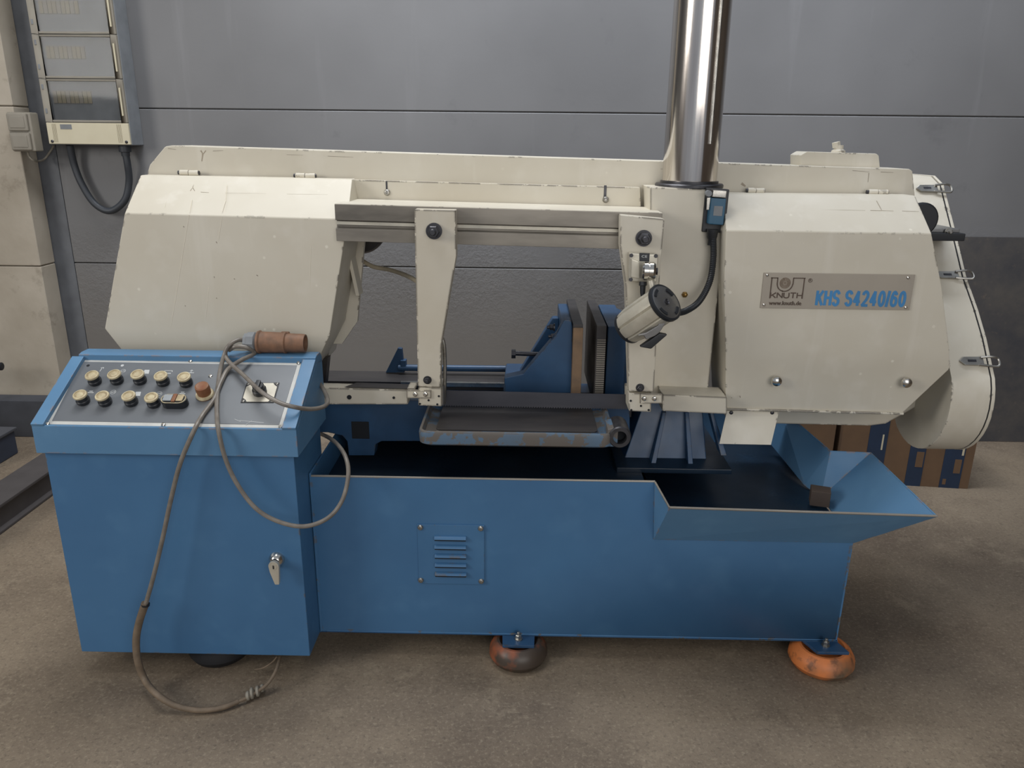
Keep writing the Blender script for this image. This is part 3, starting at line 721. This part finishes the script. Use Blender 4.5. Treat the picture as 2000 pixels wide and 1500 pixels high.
marks(hr, ytr, [([(1440, 408), (1500, 409)], .0003), ([(1560, 409), (1690, 411)], .0004), ([(1700, 411), (1745, 412)], .0006), ([(1712, 392), (1722, 410)], .0009), ([(1762, 412), (1795, 413)], .0006)], SCUFF, 'scuff_marks')
marks(hr, 2.2105, [([(1428, 776), (1430, 778)], .001), ([(1445, 773), (1446, 777)], .0014)], DARKSC, 'scuff_marks')

# ================================================================== FEET
def foot(cx, cy, mat, label, r=.095, skew=0., black=False):
    f = thing('machine_foot', label, 'foot', (cx, cy, 0), 'feet under the saw')
    pr = [(.055, .0), (.055, .048)] if 0 else None
    bm = nb()
    add_lathe(bm, (cx, cy, 0), Zv, [(.0, .058), (.0, r*.82), (.006, r*.90), (.022, r), (.040, r*.985), (.058, r*.88), (.068, r*.74), (.068, r*.66), (.058, r*.58), (.05, r*.5), (.05, .001)], 48)
    obj('rubber_pad', bm, mat, f)
    if not black:
        z = .068
        pts = [V((cx-.05-skew*.4, 2.02, z)), V((cx+.05-skew*.4, 2.02, z)), V((cx+.047+skew*.25, cy-.048, z)), V((cx-.047+skew*.25, cy-.048, z))]
        obj('mount_plate', prism(pts, (0, 0, .01)), BLUED, f, bevel=.0015)
        hexbolt('bolt', f, (cx+skew*.0, cy-.018, .078), Zv, .009, .02, ZINC)
        obj('stud', cyl((cx, cy, .045), (cx, cy, .07), .012, 16), BOLT, f)
    return f
foot(.915, 1.982, PAD, 'bright orange rubber foot under the right end of the saw', skew=.05)
foot(0.0, 1.985, PADD, 'soiled dark orange rubber foot under the middle of the saw', r=.088)
foot(-.907, 1.985, RUBBER, 'black rubber foot under the control cabinet', r=.093, black=True)

# ================================================================== CONTROL CABINET
cab = thing('control_cabinet', 'blue control cabinet with sloping grey push-button console', 'cabinet', (-.93, 1.99, .075))
obj('cabinet_body', box(-1.268, -.602, 1.872, 2.14, .075, .71), BLUE, cab, bevel=.003)
p0 = V((0, 1.872, .782)); pd = V((0, .228, .120)).normalized(); pn = V((0, -pd.z, pd.y))
def C(x, y, h=0): return PN(x, y, p0+pn*h, pn)
# console shell
lid = obj('console_shell', prism([(-1.279, 1.856, .704), (-1.279, 1.856, .782), (-1.279, 1.872, .781), (-1.279, 2.088, .8947), (-1.279, 2.15, .8947), (-1.279, 2.15, .704)], (.694, 0, 0)), BLUEL, cab, bevel=.002)
def ridge(pts, h):
    bm = prism([p for p in pts], pn*h); return obj('console_rim', bm, BLUEL, cab, bevel=.002)
pa = lambda x, y, z0=0: p0+V((x, 0, 0))+pd*y+pn*z0
Lr = .244
ridge([pa(-1.279, -.015), pa(-1.245, -.015), pa(-1.245, Lr), pa(-1.279, Lr)], .014)
ridge([pa(-.622, -.015), pa(-.585, -.015), pa(-.585, Lr), pa(-.622, Lr)], .014)
bm = prism([(-1.262, 2.085, .892), (-1.262, 2.083, .912), (-1.262, 2.10, .916), (-1.262, 2.135, .916), (-1.262, 2.15, .90), (-1.262, 2.15, .88)], (.677, 0, 0)); obj('console_rim', bm, BLUEL, cab, bevel=.003)
# plate with bare bright edge
cp = obj('console_plate', prism([C(92, 829), C(552, 838), C(589, 709), C(152, 701)], pn*.0015), WHITEE, cab)
plt = obj('console_face', prism([C(102, 822, .0015), C(545, 830, .0015), C(580, 714, .0015), C(160, 707, .0015)], pn*.0012), GREYP, cab)
for x, y in ((93, 828), (152, 702), (372, 705), (583, 709), (319, 830), (548, 834), (411, 735)):
    screw(cab, C(x, y, .0025), pn, .0058, CHROME)
def button(x, y, i):
    c = C(x+4, y+10, .0027); ax = (pn+V((0, 0, 0))).normalized()
    b = obj('push_button', lathe(c, ax, [(0, .0165), (.004, .0175), (.010, .0175), (.012, .0155), (.024, .0155)], 28), BLACK, cab)
    obj('button_rim', lathe(c+ax*.024, ax, [(0, .0150), (.0, .0175), (.003, .0185), (.006, .0175), (.0065, .014), (.005, .0135)], 28), CAP, b)
    obj('button_cap', lathe(c+ax*.026, ax, [(0, .0135), (.003, .0130), (.0032, .009), (.0026, .0085), (.0026, .0001)], 28), BUTTON, b)
rows = [(183, 737), (226, 735), (271, 735), (316, 738), (361, 740), (160, 775), (203, 777), (254, 777), (298, 780)]
for i, (x, y) in enumerate(rows): button(x, y, i)
# twin push button
c = C(344, 790, .0027)
def stad(c, w, r, h0, h1, bm=None):
    bm = bm or nb(); pts = []
    for k in range(13): a = -pi/2+pi*k/12; pts.append(c+Xv*(w+r*cos(a))+pd*(r*sin(a)))
    for k in range(13): a = pi/2+pi*k/12; pts.append(c+Xv*(-w+r*cos(a))+pd*(r*sin(a)))
    return add_prism(bm, [p+pn*h0 for p in pts], pn*(h1-h0))
tw = obj('twin_button', stad(c, .017, .0175, 0, .022), BLACK, cab, bevel=.001)
obj('twin_rim', stad(c, .0165, .0165, .022, .0235), CAP, tw); obj('twin_inset', stad(c, .0155, .0148, .0235, .024), BLACK, tw)
obj('button_cap', prism([c+Xv*-.026-pd*.011+pn*.024, c+Xv*-.003-pd*.011+pn*.024, c+Xv*-.003+pd*.011+pn*.024, c+Xv*-.026+pd*.011+pn*.024], pn*.004), plain('pale_grey_button', (158, 164, 168), .45), tw, bevel=.0015)
obj('indicator', prism([c+Xv*-.002-pd*.014+pn*.024, c+Xv*.008-pd*.014+pn*.024, c+Xv*.008+pd*.014+pn*.024, c+Xv*-.002+pd*.014+pn*.024], pn*.004), ESTOP, tw, bevel=.001)
obj('button_cap', prism([c+Xv*.009-pd*.011+pn*.024, c+Xv*.027-pd*.011+pn*.024, c+Xv*.027+pd*.011+pn*.024, c+Xv*.009+pd*.011+pn*.024], pn*.003), BUTTON, tw, bevel=.002)
# emergency stop
c = C(401, 772, .0027)
es = obj('emergency_stop', lathe(c, pn, [(0, .0235), (.003, .024), (.007, .022), (.008, .0175), (.024, .0192), (.036, .0178), (.038, .014), (.0375, .0125), (.038, .0001)], 32), ESTOP, cab, label='soiled orange mushroom emergency stop button')
obj('stop_collar', lathe(c+pn*.001, pn, [(0, .0235), (.003, .0245), (.0075, .0225), (.0078, .0175)], 32), CAP, es)
# main rotary switch
pts = [C(470, 787, .0027), C(535, 787, .0027), C(546, 748, .0027), C(482, 748, .0027)]
rs = obj('rotary_switch', prism(pts, pn*.0015), BLACK, cab)
cm = sum(pts, V())/4
pts2 = [cm+(p-cm)*.86+pn*.0015 for p in pts]
for p in pts: pass
obj('switch_plate', prism([cm+(p-cm)*s+pn*.0015 for p, s in zip([pts[0], pts[0]*.85+pts[1]*.15, pts[0]*.15+pts[1]*.85, pts[1], pts[1]*.8+pts[2]*.2, pts[1]*.2+pts[2]*.8, pts[2], pts[2]*.85+pts[3]*.15, pts[2]*.15+pts[3]*.85, pts[3], pts[3]*.8+pts[0]*.2, pts[3]*.2+pts[0]*.8], (.74, .93, .93, .74, .93, .93)*2)], pn*.001), ALU, rs)
for p in pts: screw(rs, cm+(p-cm)*.86+pn*.001, pn, .0045, ZINC)
obj('switch_knob', lathe(cm+pn*.002, pn, [(0, .019), (.012, .019), (.014, .016), (.026, .0155), (.028, .014)], 28), BLACK, rs)
obj('knob_grip', prism([cm+pn*.03+Xv*a_+pd*b_ for a_, b_ in ((-.006, -.015), (.006, -.015), (.006, .015), (-.006, .015))], pn*.006), BLACK, rs, bevel=.002)
# printed symbols beside the buttons
def sym(x, y, kind):
    c = C(x, y, .0029); bm = nb(); k = .006
    def bar2(a, b, th=.0016):
        a3 = c+Xv*a[0]*k+pd*a[1]*k; b3 = c+Xv*b[0]*k+pd*b[1]*k; dd = (b3-a3).normalized(); nn = dd.cross(pn)*th/2
        add_prism(bm, [a3-nn, b3-nn, b3+nn, a3+nn], pn*.0004)
    def circ(r, cx_=0, cy_=0):
        for i in range(14):
            a0, a1 = 2*pi*i/14, 2*pi*(i+1)/14; bar2((cx_+r*cos(a0), cy_+r*sin(a0)), (cx_+r*cos(a1), cy_+r*sin(a1)), .0012)
    if kind == 0: bar2((0, -1.2), (.2, 1)); bar2((-.5, 1.2), (.8, 1.5)); bar2((.8, 1.5), (.9, .6))
    if kind == 1: circ(1.2); bar2((-.8, 0), (.8, 0)); bar2((.8, 0), (.3, .5)); bar2((-.8, 0), (-.3, -.5))
    if kind == 2: add_prism(bm, [c+Xv*a*k+pd*b*k for a, b in ((-1.7, -1.4), (1.6, -1.4), (1.1, 1.2), (-1.1, 1.2))], pn*.0004)
    if kind == 3: bar2((-2, 1), (1.6, 1)); bar2((-2, 1), (-2, .2)); bar2((1.6, 1), (1.6, .2)); bar2((-.8, -.8), (1.4, -.8), .003)
    if kind == 4: bar2((-1.4, -.4), (1.6, -.4), .0024); bar2((0, -.2), (0, 1.4)); bar2((0, 1.5), (-.7, .7)); bar2((0, 1.5), (.7, .7))
    if kind == 5: bar2((-1.2, -.3), (1.5, -.3), .003); bar2((-.8, .6), (.8, .6), .003)
    if kind == 6: add_lathe(bm, c, pn, [(0, .0045), (.0004, .0045)], 16)
    obj('symbol', bm, PRINTW, cab, smooth=False)
for a in ((197, 722, 0), (240, 725, 1), (239, 714, 6), (286, 726, 2), (329, 727, 3), (373, 727, 4), (177, 766, 5), (221, 766, 1), (269, 769, 2), (311, 769, 1), (356, 768, 5)): sym(*a)
obj('plate_hole', lathe(C(172, 714, .0028), pn, [(0, .0045), (.0003, .0045)], 16), HOLE, cab)
bm = nb()
for a, b in (((468, 822), (515, 826)), ((480, 830), (492, 822)), ((458, 819), (470, 824))):
    p, q_ = C(*a, .0028), C(*b, .0028); add_prism(bm, [p, q_, q_+pd*.0012, p+pd*.0012], pn*.0005)
obj('scratch', bm, PRINTW, cab, smooth=False)
# door handle with lock
hc = P(541, 1092, 1.872)
dh = obj('door_handle', lathe(hc, FR, [(0, .022), (.006, .021), (.016, .014), (.018, .0105), (.03, .0105)], 20), CHROME, cab)
hp = hc+FR*.034
obj('handle_neck', cyl(hc+FR*.018, hp, .0112, 20), BOLT, dh)
hz = P(535, 1108, 1.82); 
bm = nb(); pts = []
cc2 = P(534, 1107, 1.828)
for k in range(11): a = pi*k/10; pts.append(cc2+V((.0145*cos(a), 0, .0145*sin(a))))
pts += [cc2+V((-.012, 0, -.018)), cc2+V((-.001, 0, -.056)), cc2+V((.011, 0, -.056)), cc2+V((.0135, 0, -.02))]
obj('handle_lever', prism(pts, (0, .012, 0)), ALU, dh, bevel=.002)
obj('lock_cylinder', lathe(cc2+V((0, .001, -.001)), FR, [(0, .010), (.002, .0095)], 8), ALU, dh)
obj('keyhole', box(cc2.x-.0015, cc2.x+.0015, cc2.y-.0025, cc2.y, cc2.z-.006, cc2.z+.004), HOLE, dh)

# ================================================================== PLUG AND CABLE
zr = .917; pc = V(P(540, 672, 2.12)); 
plug = thing('power_plug', 'soiled orange power plug with long grey cable lying on the cabinet edge', 'plug', (P(545, 690, 2.118).x, 2.118, .916))
p1, p2 = P(503, 667, 2.118), P(597, 674, 2.118); p1.z = zr+.030; p2.z = zr+.028; axd = (p2-p1).normalized(); Lp = (p2-p1).length
obj('plug_body', lathe(p1, axd, [(0, .022), (.002, .032), (.008, .034), (.012, .0305), (Lp*.55, .0295), (Lp*.57, .031), (Lp*.6, .031), (Lp*.62, .0275), (Lp*.96, .0265), (Lp, .0255), (Lp, .021), (Lp*.9, .021), (Lp*.9, .0001)], 32), PLUGM, plug)
obj('key_rib', prism([p1+axd*Lp*.45+Zv*.02, p1+axd*Lp*.68+Zv*.02, p1+axd*Lp*.66+Zv*.031, p1+axd*Lp*.5+Zv*.031], (0, .012, 0)), PLUGM, plug, bevel=.002)
gl = obj('cable_gland', lathe(p1-axd*.036, axd, [(0, .014), (0, .024), (.008, .025), (.01, .028), (.03, .029), (.036, .022)], 8), GREYBOX, plug)
def cp_(x, y, h): return C(x, y, h)
Yc = 1.838
ca = [p1-axd*.03, P(466, 664, 2.10), P(447, 675, 2.08), C(437, 697, .025), C(429, 730, .01), C(424, 775, .01), C(424, 812, .008), P(427, 842, Yc), P(440, 895, Yc-.01), P(463, 945, Yc-.02), P(500, 993, Yc-.03), P(545, 1019, Yc-.03), P(595, 1028, Yc-.03), P(640, 1012, Yc), P(668, 978, Yc+.04), P(680, 930, Yc+.08), P(675, 893, Yc+.12), P(655, 864, Yc+.2), P(628, 848, Yc+.34), P(612, 846, Yc+.4)]
obj('cable', tube(ca, .006, 10, 8), CABLE, plug)
cb = [P(500, 686, 2.13), P(480, 677, 2.12), P(460, 680, 2.10), P(443, 690, 2.10), P(440, 703, 2.09)]
cb = [P(447, 676, 2.085), P(440, 688, 2.08), C(446, 705, .022), C(475, 732, .026), C(510, 765, .05), C(545, 786, .045), C(575, 795, .035), P(605, 799, 1.93), P(630, 795, 1.97), P(640, 785, 2.02), P(634, 765, 2.08), P(620, 742, 2.14)]
obj('cable', tube(cb, .006, 10, 8), CABLE, plug)
cc_ = [P(447, 684, 2.09), P(460, 677, 2.085), P(482, 679, 2.09), P(497, 690, 2.10), C(470, 704, .03), C(445, 722, .012), C(430, 750, .01), C(418, 780, .01), C(395, 812, .009), P(378, 843, Yc), P(352, 905, Yc-.01), P(334, 975, Yc-.015), P(318, 1050, Yc-.02), P(300, 1125, Yc-.025), P(287, 1172, Yc-.03), P(283, 1185, Yc-.03)]
obj('cable', tube(cc_, .0062, 10, 8), CABLE, plug)
cs = [P(284, 1178, Yc-.03), P(272, 1215, Yc-.03), P(266, 1250, Yc-.035), P(269, 1290, Yc-.04), P(283, 1328, Yc-.045), G(305, 1355, .05), G(340, 1377, .025), G(385, 1387, .012), G(430, 1383, .012), G(465, 1370, .014)]
obj('cable_sleeve', tube(cs, lambda t: .0108-.0035*t, 12, 8), SLEEVE, plug)
ck = [G(460, 1372, .014), G(480, 1364, .016), G(500, 1352, .02), G(522, 1336, .035), G(538, 1312, .055), P(546, 1288, 1.88), P(549, 1268, 1.92)]
obj('cable', tube(ck, .0048, 10, 8), SLEEVE, plug)
bm = nb()
for (x, y, r_) in ((484, 1360, .013), (492, 1355, .016), (503, 1351, .015), (512, 1345, .011)):
    c = G(x, y, .016); add_lathe(bm, c-V((.006, 0, 0)), (1, .25, .1), [(0, r_*.6), (.003, r_), (.009, r_), (.012, r_*.6)], 14)
obj('sleeve_ring', lathe(P(284, 1180, Yc-.03), (.2, 0, 1), [(-.004, .0115), (.002, .0115)], 14), BLACK, plug)
obj('knotted_tape', bm, SOCK, plug)
obj('loose_wire', tube([G(497, 1308, .02), G(515, 1304, .03), G(532, 1293, .05), G(540, 1284, .07)], .0022, 8), SLEEVE, plug)

# ================================================================== WORK LAMP
nrm = V((.55, -.58, .60)).normalized()
rc = P(1298, 592, 2.02)
lamp = thing('work_lamp', 'silver finned machine work lamp hanging on the right guide arm', 'lamp', P(1258, 545, 2.12))
Ln = .145; rb = .0505; ax = -nrm
bm = nb(); u_, w_ = basis(nrm); seg = 72; rings = []
def rad(i): 
    a = (i % 9)
    return 1.0 if a not in (0,) else .90
for t_, s_ in ((0, .97), (.004, 1), (Ln-.03, 1.0), (Ln-.004, .93), (Ln, .90)):
    rings.append([bm.verts.new(rc+ax*t_+(u_*cos(2*pi*i/seg)+w_*sin(2*pi*i/seg))*rb*s_*rad(i)) for i in range(seg)])
for a, b in zip(rings, rings[1:]):
    for i in range(seg): bm.faces.new((a[i], a[(i+1) % seg], b[(i+1) % seg], b[i]))
bm.faces.new(rings[0]); bm.faces.new(rings[-1][::-1])
obj('lamp_body', bm, ALU, lamp)
cap = obj('end_cap', lathe(rc-nrm*.002, nrm, [(0, rb*1.02), (.006, rb*1.04), (.008, rb*.97), (.009, rb*.9), (.009, .008), (.0085, .001)], 48), ALUG, lamp)
obj('cap_ring', lathe(rc-nrm*.004, nrm, [(0, rb*1.0), (.0, rb*1.07), (.009, rb*1.07), (.0105, rb*.95), (.009, rb*.93)], 48), BLACK, lamp)
obj('cap_screw', lathe(rc+nrm*.007, nrm, [(0, .008), (.004, .0075), (.002, .005), (.002, .0005)], 20), BOLT, cap)
for a0 in (R(20), R(110), R(200), R(290)):
    pts = []
    for k in range(9):
        a = a0+R(38)*k/8; pts.append(rc+nrm*.0072+(u_*cos(a)+w_*sin(a))*rb*.86)
    for k in range(8, -1, -1):
        a = a0+R(38)*k/8; pts.append(rc+nrm*.0072+(u_*cos(a)+w_*sin(a))*rb*.70)
    obj('vent_slot', prism(pts, nrm*.0022), HOLE, cap)
# front rim
obj('lamp_rim', lathe(rc+ax*(Ln-.004), ax, [(0, rb*.93), (.010, rb*.93), (.012, rb*.88)], 36), BLACK, lamp)
# handle bracket below
side = RT*1.0
def LP(x, y, Y=2.0): return P(x, y, Y)
obj('handle_bracket', prism([LP(1246, 655), LP(1262, 650), LP(1285, 636), LP(1290, 622), LP(1318, 618), LP(1300, 632), LP(1288, 650), LP(1280, 656), LP(1262, 664), LP(1258, 656)], (0, .012, 0)), ALUG, lamp, bevel=.002)
obj('handle', prism([LP(1250, 678), LP(1288, 651), LP(1304, 654), LP(1272, 682)], (0, .02, 0)), BLACK, lamp, bevel=.003)
# mounting box, knuckle, gland
mb = obj('mount_box', prism([P(1229, 494, 2.10), P(1286, 497, 2.10), P(1283, 552, 2.10), P(1228, 550, 2.10)], (0, .028, 0)), ALU, lamp, bevel=.004)
obj('type_label', prism([P(1249, 494, 2.098), P(1269, 495, 2.098), P(1268, 511, 2.098), P(1249, 510, 2.098)], (0, .002, 0)), BLACK, mb)
text('CE', mb, P(1253, 503, 2.0985), Xv, Zv, .015, .0065, PRINTW, proud=.001)
for x, y in ((1233, 499), (1281, 500), (1232, 546)): obj('box_screw', lathe(P(x, y, 2.10), FR, [(0, .0055), (.003, .005)], 14), BOLT, mb)
obj('cover_step', prism([P(1233, 505, 2.085), P(1249, 511, 2.085), P(1250, 545, 2.085), P(1232, 542, 2.085)], (0, .02, 0)), ALU, mb, bevel=.003)
k0 = P(1254, 529, 2.06)
obj('swivel_joint', lathe(k0, (1, -.12, 0), [(0, .012), (.001, .021), (.006, .0245), (.016, .0245), (.0165, .022), (.019, .022), (.0195, .0245), (.030, .0245), (.036, .02), (.037, .01)], 32), CHROME, lamp)
obj('joint_pin', lathe(k0+V((.037, -.004, 0)), (1, -.12, 0), [(0, .01), (.004, .01)], 6), BOLT, lamp)
obj('swivel_stem', cyl(P(1271, 548, 2.06), P(1277, 575, 2.05), .010, 20), ALU, lamp)
obj('cable_gland', lathe(P(1256, 550, 2.075), (.0, -.15, -1), [(0, .010), (.010, .011), (.012, .008), (.03, .007), (.045, .004)], 8), BLACK, lamp)

# ================================================================== OFFCUT IN THE CHUTE
oc = G(1598, 968, .455)
bm = prism([oc+V(p) for p in ((-.035, -.03, -.02), (.02, -.045, -.02), (.035, .0, -.02), (-.02, .02, -.02))], (0, 0, .05))
tag(obj('steel_offcut', bm, plain('dark_brown_offcut', (86, 72, 62), .6, (58, 52, 50)), bevel=.002), 'small brown block lying in the blue chute at the right end', 'offcut')

# ================================================================== DISTRIBUTION BOARD
YD_ = WY-.13
D = lambda x, y, o=0: P(x, y, YD_+o)
zb_ = D(95, 281).z; x0 = D(96, 281).x; x1 = D(255, 283).x
db = thing('distribution_board', 'grey wall distribution board with three clear covers and ivory bottom cover', 'fuse box', ((x0+x1)/2, WY, zb_))
Zt = 2.75
obj('enclosure', box(x0-.004, x1+.004, YD_+.012, WY, zb_-.004, Zt), GREYBOX, db, bevel=.006)
zs = [zb_, D(170, 239).z, D(150, 153).z, D(140, 66).z]; zs += [zs[-1]+(zs[2]-zs[1])*k for k in (1, 2)]
bcv = obj('bottom_cover', box(x0, x1, YD_, YD_+.014, zs[0], zs[1]-.002), IVORY, db, bevel=.003)
w_d = x1-x0
for k in range(5):
    for u in (.07+.011*k, .86+.012*k): obj('groove', box(x0+w_d*u, x0+w_d*u+.0015, YD_-.0005, YD_+.002, zs[0]+.008, zs[1]-.008), plain('groove_shade', (150, 140, 116), .6) if (k == 0 and u < .5) else bpy.data.materials['groove_shade'], bcv)
obj('type_label', box(x0+w_d*.17, x0+w_d*.31, YD_-.0008, YD_+.001, zs[1]-.032, zs[1]-.010), GREYBOX, bcv)
for u in (.045, .955): screw(bcv, (x0+w_d*u, YD_, zs[0]+.012), FR, .007, BOLT)
for k in range(4):
    a, b = zs[k+1], zs[k+2] if k+2 < len(zs) else Zt
    fr_ = nb()
    add_box(fr_, x0, x0+.034, YD_, YD_+.014, a, b-.003); add_box(fr_, x1-.028, x1, YD_, YD_+.014, a, b-.003)
    add_box(fr_, x0+.034, x1-.028, YD_, YD_+.014, a, a+.010); add_box(fr_, x0+.034, x1-.028, YD_, YD_+.014, b-.012, b-.003)
    dr = obj('cover_frame', fr_, SOCK, db, bevel=.002)
    obj('clear_pane', box(x0+.034, x1-.028, YD_+.004, YD_+.008, a+.010, b-.012), GLASS, dr)
    obj('fuse_plate', box(x0+.034, x1-.028, YD_+.0125, YD_+.015, a+.04, b-.05), INNER, dr)
    for j in range(9):
        obj('breaker', box(x0+.05+j*.0205, x0+.0685+j*.0205, YD_+.009, YD_+.0125, a+.085, a+.14), (INNER, SOCK)[(j+k) % 3 == 0], dr, bevel=.0008)
    obj('pull_bar', box(x1-.020, x1-.013, YD_-.006, YD_+.002, a+.03, b-.04), IVORY, dr, bevel=.002)
    for u in (.2, .75): obj('hinge_slot', box(x0+.008, x0+.018, YD_-.0015, YD_+.002, a+(b-a)*u, a+(b-a)*u+.022), GREYBOX, dr, bevel=.001)
obj('cable_entry', lathe(P(243, 284, WY-.07), (0, 0, -1), [(0, .028), (.03, .028), (.032, .02), (.05, .019)], 16), CABLED, db)
YW = WY-.05
cbl = obj('hanging_cable', tube([P(243, 290, WY-.07), P(249, 320, WY-.07), P(252, 355, YW), P(243, 392, YW), P(215, 412, YW), P(185, 398, YW), P(160, 360, YW), P(145, 322, YW), P(136, 283, WY-.07)], .0165, 14), CABLED)
tag(cbl, 'thick dark grey cable looping below the distribution board', 'cable')

# ================================================================== DOUBLE SOCKET ON THE PILLAR
YS = WY-.13-.06
sx0, sx1, sz0, sz1 = P(24, 296, YS).x, P(66, 296, YS).x, P(45, 296, YS).z, P(45, 219, YS).z
sk = thing('double_socket', 'grey double wall socket with two flap covers on the concrete pillar', 'socket', ((sx0+sx1)/2, WY-.13, sz0))
obj('socket_body', box(sx0, sx1+.012, YS, WY-.125, sz0, sz1), SOCK, sk, bevel=.008)
zm = (sz0+sz1)/2
for a, b in ((sz0+.006, zm-.004), (zm+.004, sz1-.006)):
    f = obj('flap', box(sx0+.006, sx1-.002, YS-.012, YS, a, b), SOCK, sk, bevel=.006)
    obj('flap_recess', box(sx0+.018, sx1-.014, YS-.0145, YS-.011, a+.014, b-.012), SOCK, f, bevel=.002)
tag(obj('socket_cable', tube([P(54, 292, YS+.03), P(57, 305, YS+.04), P(68, 314, YS+.05), P(85, 312, WY-.05), P(98, 296, WY-.03), P(105, 284, WY-.03)], .005, 10), SOCK), 'thin grey cable running from the double socket up to the distribution board', 'cable')

# ================================================================== CARDBOARD BOXES
def carton(a, b, depth, h, label, stripes, name='cardboard_box'):
    a, b = V(a), V(b); d = (b-a).normalized(); n = V((-d.y, d.x, 0)); w = (b-a).length
    r_ = thing(name, label, 'box', (a+b)/2+n*depth/2, None)
    obj('box_wall', prism([a, b, b+n*depth, a+n*depth], (0, 0, h)), CARD, r_, bevel=.002)
    for s, e in ((0, .495), (.505, 1)):
        obj('flap', prism([a+n*depth*s+Zv*h, b+n*depth*s+Zv*h, b+n*depth*e+Zv*h, a+n*depth*e+Zv*h], (0, 0, .004)), CARD, r_)
    for (u0, u1, v0, v1, m) in stripes:
        obj('printed_stripe', prism([a+d*w*u0+Zv*h*v0-n*.001, a+d*w*u1+Zv*h*v0-n*.001, a+d*w*u1+Zv*h*v1-n*.001, a+d*w*u0+Zv*h*v1-n*.001], -n*.0008 if m is CARDB else -n*.0016), m, r_)
    return r_
ga, gb = G(1632, 940, 0), G(1890, 955, 0)
carton(ga, gb, .40, .34, 'brown cardboard box with three dark blue printed stripes behind the saw', [
    (.20, .34, .0, 1, CARDB), (.52, .64, .0, 1, CARDB), (.78, .93, .0, 1, CARDB),
    (.575, .63, .28, .50, CARD), (.865, .915, .22, .42, CARD), (.30, .312, .50, .72, IVORY), (.80, .825, .05, .13, CARD), (.905, .92, .48, .68, IVORY)])
carton(ga+V((-.36, .05, 0)), ga+V((-.02, .03, 0)), .36, .38, 'plain brown cardboard box left of the striped box behind the saw', [])

# ================================================================== STEEL BEAM AND SCRAP, LEFT
bx = -2.05
bm = prism([(bx, 2.0, 0), (bx, 2.0, .012), (bx-.02, 2.0, .016), (bx-.02, 2.0, .098), (bx, 2.0, .102), (bx, 2.0, .115), (bx-.15, 2.0, .115), (bx-.15, 2.0, .102), (bx-.13, 2.0, .098), (bx-.13, 2.0, .016), (bx-.15, 2.0, .012), (bx-.15, 2.0, 0)], (0, 1.5, 0))
tag(obj('steel_beam', bm, BEAMM, bevel=.003), 'dark steel beam lying on the floor left of the control cabinet', 'beam')
bm = box(-3.4, -2.42, WY-.24, WY-.14, 0, .20)
tag(obj('timber_block', bm, plain('dark_timber', (70, 72, 78), .8), bevel=.004), 'dark timber block lying along the foot of the concrete pillar', 'block')
a = G(0, 845, .14)
cr = thing('scrap_crate', 'dark blue crate of scrap at the left edge by the pillar', 'crate', (-2.72, 3.36, 0))
obj('crate_body', box(-2.95, -2.50, 3.25, 3.5, 0, .12), plain('dark_blue_crate', (52, 60, 76), .6), cr, bevel=.006)
obj('crate_rim', box(-2.96, -2.49, 3.24, 3.51, .12, .135), plain('crate_rim', (76, 78, 84), .6), cr, bevel=.004)
obj('pipe_elbow', tube([(-2.9, 3.35, .15), (-2.75, 3.33, .19), (-2.62, 3.32, .18), (-2.56, 3.31, .14)], .025, 14), SOCK, cr)
hk = P(0, 722, 3.62)
o = obj('pipe_end', lathe(V((hk.x-.35, 3.62, hk.z+.01)), (1, 0, .02), [(0, .012), (.34, .012), (.345, .02), (.362, .02), (.366, .014)], 18), BLACK)
tag(o, 'black pipe end poking in at the left edge of the view', 'pipe')
obj_leg = obj('pipe_stand', cyl((hk.x-.3, 3.62, 0), (hk.x-.3, 3.62, hk.z+.0), .012, 12), BLACK)
obj_leg.parent = o
